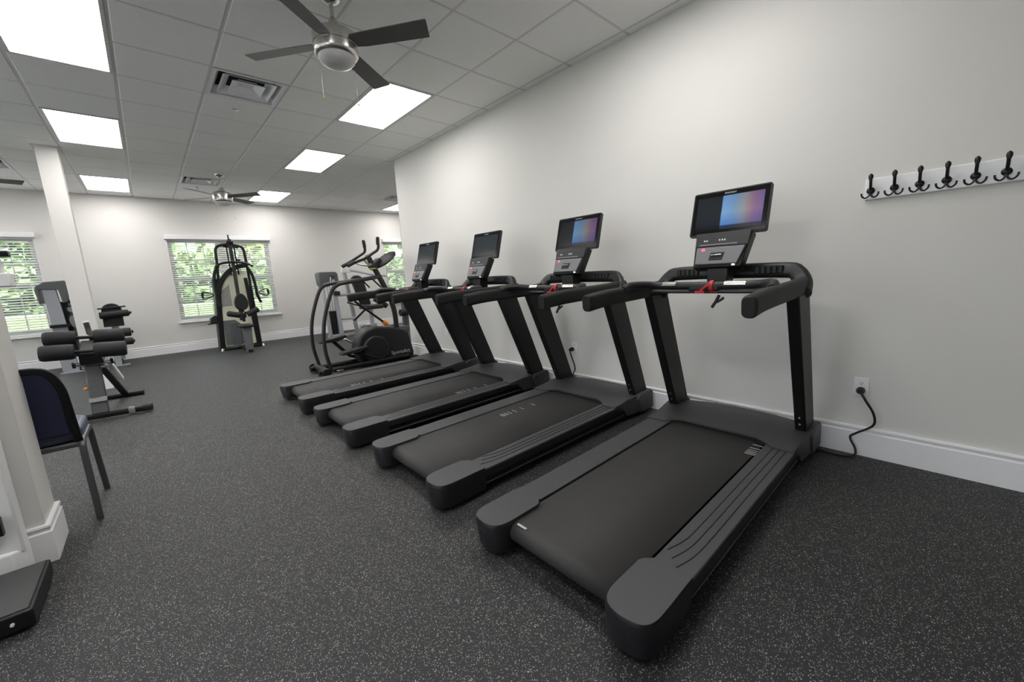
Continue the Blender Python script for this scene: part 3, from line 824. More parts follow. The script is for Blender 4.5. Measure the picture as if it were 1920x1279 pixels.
for k, t in enumerate(TS):
    t['label'] = TL[k]; WL[t.name] = Vector(t.location)
    d = kids(kids(t, 'display_housing')[0], 'display')[0]
    if k:
        d.data = d.data.copy(); d.data.materials.clear(); d.data.materials.append(M_disp[min(k, 2)])
# belt markings sit where each belt stopped
for k, (x0, y0) in enumerate(((2.37, -1.25), (1.86, .375), (1.99, 1.19), (1.42, 2.385))):
    g = G(); xx = x0
    for st in (0, .018, .020, .024, .034, .055, .085) if k == 0 else (0, .02, .026, .036, .052, .085, .13):
        xx += st; g.box(xx, xx + .007, y0 - .028, y0 + .028, .1515, .1528)
    if k == 0:
        g.box(.985, .997, -.79, -.735, .1515, .1528)
    part('belt_marking', g, M_mark, TS[k], smooth=0)
# red strap of the second treadmill: its clip hangs lower on a thin cord
c2 = kids(TS[1], 'safety_clip')[0]; c2.location.z -= .075; c2.location.y += .0; 
part('clip_cord', G().tube([(2.32, .222 - .095, 1.10), (2.32, .222 - .097, 1.010)], .001, 5), M_red, TS[1])

# power cords
def cord(label, pts, r=.0065):
    t = root('power_cord', pts[0], label, 'cord', 'black treadmill power cords')
    part('cable', G().tube(curve(pts, 8), r, 8), M_rubber, t)
    x, y, z = pts[0]
    part('plug', G().lathe([(.010, -.052), (.017, -.040), (.022, -.020), (.022, 0)], (x + .036, y, z), 16, 'x'), M_black, t)
oy, oz = -1.632, .448
cord('thick black power cord plugged into the outlet right of the nearest treadmill',
     [(XR - .045, oy, oz - .022), (XR - .075, oy - .03, oz - .06), (XR - .06, oy - .075, oz - .15), (XR - .035, oy - .075, oz - .23), (XR - .03, oy, oz - .30), (XR - .035, oy + .028, oz - .335), (XR - .055, oy - .005, oz - .40), (XR - .08, oy + .0, .012), (XR - .12, oy + .07, .008), (XR - .10, oy + .2, .008), (XR - .10, oy + .32, .010)])
cord('black power cord hanging from the outlet behind the second treadmill',
     [(XR - .045, .682, .448), (XR - .065, .67, .42), (XR - .05, .645, .33), (XR - .035, .635, .25), (XR - .036, .655, .20), (XR - .036, .70, .14), (XR - .036, .76, .05), (XR - .05, .82, .010), (XR - .05, .92, .010)])
cord('short end of black power cord on the floor between the nearest two treadmills', [(XR - .05, -.395, .05), (XR - .07, -.40, .012), (XR - .16, -.42, .008), (XR - .30, -.46, .008)][::1])
def outlet(y, z, label):
    t = root('wall_outlet', (XR, y, z), label, 'outlet', 'white wall outlets behind the treadmills')
    part('cover_plate', G().box(XR - .006, XR, y - .036, y + .036, z - .058, z + .058), M_white, t, bevel=.003)
    for dz in (-.022, .022):
        s = part('socket', G().prism([(y + .017 * math.cos(a), z + dz + .014 * math.sin(a)) for a in [2 * PI * k / 16 for k in range(16)]], 'x', XR - .008, XR - .005), M_white, t)
        for yy, zz, a, b in ((-.006, .003, .0012, .004), (.006, .003, .0012, .0035), (0, -.007, .0024, .0024)):
            part('slot', G().box(XR - .0086, XR - .0078, y + yy - a, y + yy + a, z + dz + zz - b, z + dz + zz + b), M_dark, s)
outlet(-1.632, .449, 'white duplex wall outlet with a black plug, right of the nearest treadmill')
outlet(.655, .470, 'white wall outlet seen between the uprights of the second and third treadmills')
outlet(3.10, .460, 'small white wall outlet seen through the farthest treadmills')

# hook rail on the wall
H = root('hook_rail', (XR, -1.95, 1.64), 'white board of black coat hooks on the wall at the right', 'hook rail')
part('board', G().box(XR - .018, XR, -2.60, -1.566, 1.583, 1.700), M_trim, H, bevel=.004)
for k in range(10):
    y = -1.592 - .1005 * k; x = XR - .018; zc = 1.633
    hk = part('coat_hook', G().tube(curve([(x - .004, y, zc), (x - .020, y, zc + .02), (x - .028, y, zc + .04), (x - .035, y, zc + .066), (x - .041, y, zc + .077)], 5), .0072, 10), M_black, H, (x, y, zc))
    part('hook_tip', G().lathe([(.002, .018), (.010, .010), (.012, 0), (.008, -.018)], (x - .041, y, zc + .073), 12), M_black, hk)
    part('hook_rose', G().lathe([(.019, .0), (.019, -.006), (.012, -.012), (.004, -.014)], (x, y, zc), 18, 'x'), M_black, hk)
    for s in (-1, 1):
        part('hook_prong', G().tube(curve([(x - .006, y, zc - .004), (x - .012, y + s * .006, zc - .030), (x - .018, y + s * .020, zc - .040), (x - .024, y + s * .034, zc - .030), (x - .026, y + s * .038, zc - .012)], 5), .0045, 8), M_black, hk)

# ------------------------------------------------------------------ banquet chair behind the pillar
def chair():
    K = root('banquet_chair', (-.70, 1.45, 0), 'navy padded stacking chair with grey metal legs, half hidden by the near pillar', 'chair')
    xl, xr = -.93, -.485
    for x in (xl, xr):
        P = fillet([(x + (.006 if x > -.7 else -.006), 1.235, .002), (x, 1.275, .40), (x, 1.30, .465), (x, 1.62, .465), (x, 1.665, .43), (x + (.010 if x > -.7 else -.01), 1.715, .002)], .05)
        part('leg_frame', G().sweep(P, rrect(.030, .030, .007), (1, 0, 0)), M_ham, K, smooth=30)
        # foot pads
    P = fillet([(xl + .01, 1.31, .44), (xl + .01, 1.26, .55), (xl + .012, 1.185, .80), (xl + .05, 1.165, .905), (xr - .05, 1.165, .905), (xr - .012, 1.185, .80), (xr - .01, 1.26, .55), (xr - .01, 1.31, .44)], .07, 6)
    part('back_frame', G().sweep(P, rrect(.034, .022, .007), (0, 1, 0)), M_frame, K, smooth=40)
    # padded back shell
    g = G(); o = []
    for a, t in ((xl + .018, .50), (xl + .020, .82)): pass
    prof = [(xl + .025, .52), (xl + .022, .80), (xl + .035, .865), (xl + .075, .892), (-.7075, .900), (xr - .075, .892), (xr - .035, .865), (xr - .022, .80), (xr - .025, .52)]
    yy = lambda z: 1.262 - .085 * min(1, (z - .52) / .30) - .012 * max(0, (z - .8) / .1)
    n = len(prof)
    g.add([(x, yy(z) - .004, z) for x, z in prof] + [(x, yy(z) + .03, z) for x, z in prof], [tuple(range(n - 1, -1, -1)), tuple(range(n, 2 * n))] + [(i, (i + 1) % n, n + (i + 1) % n, n + i) for i in range(n)])
    part('backrest', g, M_navy, K, bevel=.008)
    part('back_trim', G().tube([(x, yy(z) - .003, z) for x, z in prof], .006, 6, closed=False), M_frame, K)
    g = G().prism(rrect(.455, .43, .09, 5, -.7075, 1.50), 'z', .47, .535)
    part('seat', g, M_navys, K, bevel=.022, seg=4)
    part('seat_rail', G().box(xl + .01, xr - .01, 1.262, 1.286, .438, .462), M_ham, K, bevel=.003)
    part('seat_base', G().box(xl + .01, xr - .01, 1.33, 1.68, .452, .472), M_frame, K)
chair()

# ------------------------------------------------------------------ physician scale against the near pillar
def scale():
    K = root('physician_scale', (-.80, .60, 0), 'white upright weighing scale with a black platform, cut by the left edge', 'scale')
    part('platform', G().box(-1.02, -.600, .335, .735, .012, .085), M_black, K, bevel=.008)
    part('platform_mat', G().box(-1.01, -.612, .350, .725, .0845, .0885), mat('ribbed_mat', (.055, .055, .056), .55, bump=.4, bscale=300), K, bevel=.0015)
    part('level_screw', G().lathe([(.006, -.004), (.006, .003)], (-.655, .332, .05), 12, 'y'), M_white, K)
    part('foot', G().box(-1.00, -.62, .36, .70, 0, .014), M_rubber, K)
    g = G().prism([(-.95, .75), (-.70, .75), (-.672, .775), (-.668, .80), (-.668, .86), (-.95, .86)], 'z', .0, .16)
    part('column_base', g, M_white, K, bevel=.012, seg=3)
    part('column', G().box(-.93, -.668, .765, .852, .14, 1.30), M_white, K, bevel=.010, seg=3)
    part('adjust_knob', G().box(-.79, -.708, .735, .768, .255, .335), M_black, K)
    part('beam_box', G().box(-.86, -.508, .765, .84, 1.325, 1.385), M_white, K, bevel=.006)
    bm_ = part('poise_beam', G().box(-.90, -.53, .79, .815, 1.43, 1.452), M_white, K, bevel=.003)
    part('poise_weight', G().box(-.62, -.50, .775, .83, 1.455, 1.478), M_black, bm_, bevel=.004)
    part('poise_weight', G().box(-.60, -.545, .775, .83, 1.40, 1.456), M_black, bm_, bevel=.004)
    part('beam_post', G().tube([(-.535, .80, 1.38), (-.53, .80, 1.43)], .008, 8), M_white, K)
scale()

# ------------------------------------------------------------------ abdominal bench with foam rollers
def ab_bench():
    K = root('roman_chair_bench', (-.62, 4.3, 0), 'black abdominal bench with two pairs of foam rollers and a long base bar', 'bench')
    bb = part('base_bar', G().sweep([(-1.02, 3.93, .045), (-.24, 3.82, .045)], rrect(.07, .06, .02), (0, 0, 1)), M_frame, K, smooth=50)
    part('bar_cap', G().sweep([(-.30, 3.828, .046), (-.225, 3.818, .046)], rrect(.078, .07, .025), (0, 0, 1)), M_rubber, K, smooth=50)
    part('bar_cap', G().sweep([(-1.03, 3.932, .046), (-.96, 3.922, .046)], rrect(.078, .07, .025), (0, 0, 1)), M_rubber, K, smooth=50)
    part('roller_clamp', G().sweep([(-.41, 3.844, .046), (-.36, 3.838, .046)], rrect(.08, .074, .015), (0, 0, 1)), M_chrome, K)
    part('front_post', G().hexa([(-.685, 3.84, .07), (-.555, 3.83, .07), (-.555, 3.89, .07), (-.685, 3.90, .07)], [(-.675, 4.02, .57), (-.560, 4.02, .57), (-.560, 4.10, .57), (-.675, 4.10, .57)]), M_plasl, K, bevel=.012)
    part('foot_plate', G().hexa([(-.688, 3.862, .19), (-.552, 3.852, .19), (-.552, 3.88, .19), (-.688, 3.88, .19)], [(-.686, 3.876, .235), (-.552, 3.868, .235), (-.552, 3.90, .235), (-.686, 3.90, .235)]), mat('worn_steel', (.25, .25, .26), .35, .7, var=.4, vscale=60), K, bevel=.004)
    part('rear_leg', G().hexa([(-.50, 4.85, .03), (-.44, 4.85, .03), (-.44, 4.97, .03), (-.50, 4.97, .03)], [(-.61, 4.08, .56), (-.55, 4.08, .56), (-.55, 4.18, .56), (-.61, 4.18, .56)]), M_frame, K, bevel=.006)
    part('rear_foot', G().sweep([(-.72, 4.95, .028), (-.30, 4.88, .028)], rrect(.06, .052, .018), (0, 0, 1)), M_frame, K, smooth=50)
    part('strut', G().sweep([(-.50, 4.02, .62), (-.43, 4.30, .33)], rrect(.05, .018, .005), (1, 0, 0)), M_white, K)
    pv = part('pivot_bar', G().tube([(-.74, 4.02, .585), (-.47, 4.00, .575)], .022, 12), M_chrome, K)
    part('pivot_bar', G().tube([(-.70, 4.05, .535), (-.50, 4.03, .525)], .016, 10), M_chrome, K)
    for x in (-.745, -.47): part('pivot_cap', G().lathe([(.03, -.012), (.034, 0), (.03, .012)], (x, 4.01, .58), 16, 'x'), M_black, K)
    part('carriage', G().hexa([(-.70, 3.96, .57), (-.52, 3.96, .57), (-.52, 4.20, .60), (-.70, 4.20, .60)], [(-.69, 3.90, .70), (-.54, 3.90, .69), (-.55, 4.22, .80), (-.68, 4.22, .81)]), M_vinyl, K, bevel=.012)
    part('upright_arm', G().sweep([(-.60, 4.18, .66), (-.605, 4.35, .90)], rrect(.075, .03, .008), (1, 0, 0)), M_vinyl, K)
    part('hand_grip', G().tube([(-.610, 4.33, .86), (-.622, 4.37, .985)], .024, 12), M_rubber, K)
    part('grip_cap', G().tube([(-.622, 4.37, .983), (-.624, 4.375, .998)], .026, 12), M_white, K)
    for (ya, za, xa, xb, ra) in ((3.90, .730, -.945, -.330, .078), (4.24, .845, -.945, -.340, .072)):
        sl = -.055 if ya < 4 else -.05
        part('roller_axle', G().tube([(xa + .02, ya, za + .012), (xb - .02, ya - .02, za + sl * .55)], .017, 12), M_frame, K)
        d = Vector((xb - xa, -.02, sl * .65)); a0 = Vector((xa, ya, za + .014)); L_ = d.length; d.normalize()
        for t0, t1 in ((.008, .240), (L_ - .240, L_)):
            part('foam_roller', G().sweep([a0 + d * t0, a0 + d * (t0 + .012), a0 + d * (t0 + .03), a0 + d * (t1 - .03), a0 + d * (t1 - .012), a0 + d * t1], [(ra * math.cos(2 * PI * k / 20), ra * math.sin(2 * PI * k / 20)) for k in range(20)], scale=[.86, .96, 1, 1, .96, .86]), M_foam, K, smooth=40)
    part('lock_pin', G().lathe([(.004, -.03), (.016, -.02), (.018, 0)], (-.683, 3.95, .33), 12, 'x'), M_orange, K)
ab_bench()

# ------------------------------------------------------------------ grey cable tower at the left by the window
def tower_left():
    K = root('weight_machine', (-1.2, 8.35, 0), 'grey pulley weight machine with a dark top shroud before the left window', 'gym machine')
    part('front_column', G().hexa([(-1.33, 8.05, .0), (-1.13, 8.05, .0), (-1.13, 8.13, .0), (-1.33, 8.13, .0)], [(-1.345, 8.05, 1.43), (-1.185, 8.05, 1.43), (-1.185, 8.13, 1.43), (-1.345, 8.13, 1.43)]), M_greymet, K, bevel=.012)
    part('rear_column', G().box(-1.13, -1.05, 8.40, 8.48, 0, 1.38), M_greymet, K, bevel=.01)
    part('base_plate', G().box(-1.36, -1.08, 8.00, 8.10, 0, .012), M_greymet, K)
    part('base_beam', G().box(-1.18, -1.10, 8.10, 8.75, .0, .07), M_frame, K, bevel=.008)
    g = G().prism([(-1.42, 1.40), (-1.40, 1.47), (-1.30, 1.535), (-1.07, 1.55), (-1.04, 1.50), (-1.075, 1.20), (-1.14, 1.18), (-1.16, 1.40), (-1.36, 1.42), (-1.38, 1.18), (-1.40, 1.18)], 'y', 8.02, 8.42)
    part('top_shroud', g, M_lens, K, bevel=.014, seg=3)
    part('weight_guard', G().box(-1.31, -1.10, 8.15, 8.40, .25, 1.20), M_frame, K, bevel=.01)
    part('pulley_arm', G().prism([(-1.10, 1.22), (-1.0, 1.25), (-.985, 1.22), (-1.09, 1.17)], 'y', 8.10, 8.18), M_black, K, bevel=.008)
    part('arm_frame', G().box(-1.075, -1.02, 8.11, 8.17, 1.22, 1.50), M_greymet, K, bevel=.006)
    part('cable', G().tube([(-1.0, 8.14, 1.22), (-.985, 8.14, .98)], .003, 6), M_black, K)
    for x, z, rx, rz, tl in ((-1.055, 1.06, .075, .055, -.5), (-1.07, .86, .055, .12, .1), (-1.0, .97, .06, .04, -.9)):
        P = [(x + rx * math.cos(a) * math.cos(tl) - rz * math.sin(a) * math.sin(tl), 8.08, z + rx * math.cos(a) * math.sin(tl) + rz * math.sin(a) * math.cos(tl)) for a in [2 * PI * k / 24 for k in range(24)]]
        rg = part('pulley_rim', G().tube(P, .009, 8, (0, 1, 0), closed=True), M_black, K)
        part('pulley_disc', G().prism([(x + .85 * (p[0] - x), z + .85 * (p[2] - z)) for p in P], 'y', 8.075, 8.085), mat('smoke_plastic', (.22, .24, .26), .3), rg)
    part('seat_pad', G().prism([(-1.0, .72), (-.94, .80), (-.89, .92), (-.93, .98), (-.98, .93), (-1.03, .80)], 'y', 8.02, 8.12), mat('olive_pad', (.36, .31, .12), .5), K, bevel=.02, seg=3)
    part('head_pad', G().box(-.97, -.87, 8.04, 8.12, .98, 1.09), M_vinyl, K, bevel=.015)
    part('shelf_bar', G().box(-1.34, -1.12, 7.96, 8.04, .78, .83), M_frame, K, bevel=.006)
    part('low_lever', G().tube([(-1.10, 8.2, .18), (-.80, 8.2, .22)], .018, 10), M_chrome, K)
    part('seat_post', G().box(-1.0, -.95, 8.10, 8.16, 0, .74), M_frame, K, bevel=.006)
tower_left()

def leg_machine():
    K = root('leg_extension_machine', (-.6, 8.4, 0), 'black seated leg machine with padded backrest and roller pads by the far wall', 'gym machine')
    R = Matrix.Rotation(math.radians(-10), 3, 'X')
    g = G(); o = []
    prof = [(-.745, .70), (-.735, .98)] + [(-.60 + .135 * math.cos(a), .99 + .13 * math.sin(a)) for a in [PI - PI * k / 10 for k in range(11)]] + [(-.470, .98), (-.475, .70)]
    bk = part('back_pad', G().prism(prof, 'y', 8.30, 8.37), M_vinyl, K, bevel=.018, seg=3)
    for z in (.76, .84, .93, 1.02): part('pad_seam', G().box(-.72, -.49, 8.296, 8.300, z, z + .006), M_dark, bk)
    part('back_handle', G().tube([(-.775, 8.24, 1.035), (-.405, 8.24, 1.055)], .014, 10), M_black, K)
    part('upper_roller', G().sweep([(-.765, 8.2, .915), (-.755, 8.2, .915), (-.39, 8.2, .935), (-.375, 8.2, .937)], [(.060 * math.cos(2 * PI * k / 16), .060 * math.sin(2 * PI * k / 16)) for k in range(16)], scale=[.8, 1, 1, .7]), M_foam, K)
    part('roller_hub', G().lathe([(.025, 0), (.025, .03), (.012, .035)], (-.378, 8.2, .937), 12, 'x'), M_black, K)
    part('seat', G().box(-.74, -.47, 7.90, 8.30, .56, .64), M_vinyl, K, bevel=.02, seg=3)
    for (y, z, r) in ((7.95, .60, .075), (7.85, .445, .062)):
        part('shin_roller', G().lathe([(r * .8, -.50), (r, -.485), (r, -.40), (r * .8, -.385)] if z < .5 else [(r * .8, -.53), (r, -.515), (r, -.41), (r * .8, -.395)], (0, y, z), 18, 'x'), M_foam, K)
        part('roller_cap', G().lathe([(.03, -.39), (.024, -.365)], (0, y, z), 12, 'x'), M_black, K)
    part('front_post', G().box(-.69, -.60, 8.05, 8.13, 0, .56), M_greymet, K, bevel=.01)
    part('swing_arm', G().sweep([(-.60, 8.1, .58), (-.52, 7.9, .46), (-.50, 7.86, .44)], rrect(.04, .04, .01), (1, 0, 0)), M_frame, K)
    part('base_beam', G().box(-.68, -.61, 8.13, 8.85, 0, .07), M_frame, K, bevel=.008)
    part('rear_upright', G().box(-.66, -.56, 8.50, 8.60, .07, .95), M_greymet, K, bevel=.01)
    part('base_foot', G().box(-.72, -.50, 8.02, 8.16, 0, .012), M_greymet, K)
leg_machine()

# ------------------------------------------------------------------ multi-gym in front of the middle window
def multigym():
    K = root('multi_gym', (1.2, 8.1, 0), 'tall black multi-gym with a beige weight shroud and oval pad before the window', 'gym machine')
    y0 = 8.15
    # outer hoop of the frame
    P = fillet([(.93, y0, .03), (1.06, y0, 1.78), (1.075, y0, 2.13), (1.30, y0, 2.17), (1.555, y0, 2.13), (1.57, y0, 1.78), (1.60, y0, .03)], .10, 6)
    part('frame_hoop', G().tube(P, .026, 10, (0, 1, 0)), M_frame, K)
    for x0, x1 in ((.87, .985), (1.53, 1.63)):
        xt = x0 + (.085 if x0 < 1 else -.06)
        part('side_column', G().hexa([(x0, y0 - .03, 0), (x1 - .02, y0 - .03, 0), (x1 - .02, y0 + .35, 0), (x0, y0 + .35, 0)], [(xt, y0 - .03, 1.48), (xt + .07, y0 - .03, 1.48), (xt + .07, y0 + .35, 1.48), (xt, y0 + .35, 1.48)]), M_frame, K, bevel=.014)
    # shroud with a curved black top
    pr = [(.965, .08), (1.58, .08), (1.535, 1.62), (1.40, 1.64), (1.25, 1.56), (1.10, 1.42), (1.01, 1.24)]
    sh = part('weight_shroud', G().prism(pr, 'y', y0, y0 + .05), M_beige, K, bevel=.004)
    part('shroud_rim', G().sweep(curve([(.995, y0 - .01, 1.17), (1.05, y0 - .01, 1.36), (1.17, y0 - .01, 1.55), (1.34, y0 - .01, 1.69), (1.54, y0 - .01, 1.74)], 5), [(-.045, -.03), (.045, -.03), (.045, .05), (-.045, .05)], (0, 1, 0)), M_frame, K, smooth=60)
    part('placard', G().prism([(1.01, .92), (1.20, .92), (1.20, 1.36), (1.03, 1.20)], 'y', y0 - .004, y0), M_poster, sh)
    part('smoke_panel', G().prism([(.99, .10), (1.40, .10), (1.40, .42), (1.20, .62), (.985, .62)], 'y', y0 - .006, y0 - .001), mat('smoked_panel', (.16, .18, .18), .3, var=.2, vscale=5), K)
    part('weight_stack', G().box(1.10, 1.26, y0 - .09, y0 - .01, .10, .56), M_lens, K, bevel=.006)
    # sloping central mast
    part('mast', G().sweep([(1.325, y0 - .05, 2.26), (1.31, y0 - .16, 1.60), (1.29, y0 - .28, .90), (1.275, y0 - .34, .62)], rrect(.085, .06, .016), (1, 0, 0)), M_frame, K, smooth=50)
    for x in (1.26, 1.39): part('guide_rod', G().tube([(x, y0 - .02, 2.15), (x + .01, y0 - .02, 1.55)], .014, 8), M_frame, K)
    tp = part('top_pulley', G().lathe([(.05, -.025), (.055, 0), (.05, .025)], (1.325, y0 - .08, 2.20), 18, 'x'), M_black, K)
    g = G().box(1.27, 1.38, y0 - .10, y0 - .03, 2.10, 2.22); g.tube([(1.20, y0 - .06, 2.12), (1.46, y0 - .06, 2.10)], .018, 8); g.tube([(1.315, y0 - .08, 2.22), (1.31, y0 - .08, 2.35)], .014, 8)
    part('pulley_bracket', g, M_frame, K)
    part('side_peg', G().tube([(1.38, y0 - .05, 1.85), (1.46, y0 - .07, 1.84)], .016, 8), M_frame, K)
    # lat bar and hanging press arms
    part('lat_bar', G().tube(curve([(.99, y0 - .22, 1.70), (1.10, y0 - .22, 1.77), (1.32, y0 - .22, 1.80), (1.52, y0 - .22, 1.77), (1.64, y0 - .22, 1.70)], 6), .020, 10, (0, 1, 0)), M_frame, K)
    for s, P in ((-1, [(1.06, y0 - .14, 1.74), (.98, y0 - .14, 1.60), (.945, y0 - .14, 1.35), (.96, y0 - .14, 1.10), (.99, y0 - .14, .92)]), (1, [(1.54, y0 - .14, 1.70), (1.61, y0 - .14, 1.55), (1.645, y0 - .14, 1.30), (1.65, y0 - .14, 1.12), (1.70, y0 - .14, .95)])):
        part('press_arm', G().tube(curve(P, 5), .028, 10, (0, 1, 0)), M_frame, K)
    for c, s in ((.90, -1), (1.68, 1)):
        P = [(c, 1.16), (c + s * .15, 1.23), (c + s * .19, 1.17), (c + s * .15, 1.09)]
        h = part('strap_handle', G().tube(curve([(a, y0 - .16, b) for a, b in P], 5, True), .011, 8, (0, 1, 0), closed=True), M_black, K)
        part('handle_grip', G().tube([(c + s * .165, y0 - .16, 1.21), (c + s * .182, y0 - .16, 1.11)], .016, 8), M_rubber, h)
    # oval chest pad, seat and leg rollers
    o = [(1.295 + (.118 - .02 * math.sin(a)) * math.cos(a), .995 + .175 * math.sin(a)) for a in [2 * PI * k / 24 for k in range(24)]]
    part('chest_pad', G().prism(o, 'y', y0 - .50, y0 - .43), M_vinyl, K, bevel=.02, seg=3)
    part('pad_post', G().sweep([(1.30, y0 - .40, .95), (1.29, y0 - .48, .60)], rrect(.05, .05, .01), (1, 0, 0)), M_frame, K)
    for s, za in ((-1, .80), (1, .80)):
        a0 = Vector((1.29 + s * .06, y0 - .55, .735)); a1 = Vector((1.29 + s * .27, y0 - .58, .79 if s < 0 else .835))
        d = (a1 - a0).normalized()
        part('foam_roller', G().sweep([a0, a0 + d * .012, a1 - d * .02, a1], [(.056 * math.cos(2 * PI * k / 16), .056 * math.sin(2 * PI * k / 16)) for k in range(16)], scale=[.8, 1, 1, .7]), M_foam, K)
    part('roller_joint', G().box(1.25, 1.33, y0 - .60, y0 - .52, .68, .80), M_frame, K, bevel=.008)
    part('height_knob', G().lathe([(.012, 0), (.013, -.015), (.006, -.02)], (1.285, y0 - .60, .78), 12, 'y'), M_orange, K)
    part('seat', G().box(1.15, 1.39, y0 - .86, y0 - .48, .50, .555), M_vinyl, K, bevel=.02, seg=3)
    part('seat_support', G().hexa([(1.22, y0 - .83, 0), (1.33, y0 - .83, 0), (1.33, y0 - .62, 0), (1.22, y0 - .62, 0)], [(1.22, y0 - .76, .50), (1.36, y0 - .76, .50), (1.36, y0 - .56, .50), (1.22, y0 - .56, .50)]), M_lens, K, bevel=.01)
    for x in (1.27, 1.35): part('seat_rod', G().tube([(x, y0 - .50, .06), (x + .005, y0 - .50, .50)], .013, 8), M_chrome, K)
    part('floor_beam', G().box(1.23, 1.31, y0 - .84, y0 + .30, 0, .06), M_frame, K, bevel=.008)
    part('base_frame', G().box(.86, 1.68, y0 - .09, y0 - .01, 0, .05), M_frame, K, bevel=.008)
    for x in (.90, 1.63): part('base_foot', G().lathe([(.035, 0), (.035, .02), (.02, .06)], (x, y0 - .10, 0), 14), M_silver, K)
    part('side_pad', G().prism([(.78, .60), (.80, .70), (.85, .745), (.91, .745), (.91, .60)], 'y', y0 - .05, y0 + .15), M_vinyl, K, bevel=.012)
    part('side_shelf', G().box(.74, .93, y0 - .06, y0 + .16, .575, .60), M_frame, K, bevel=.004)
multigym()

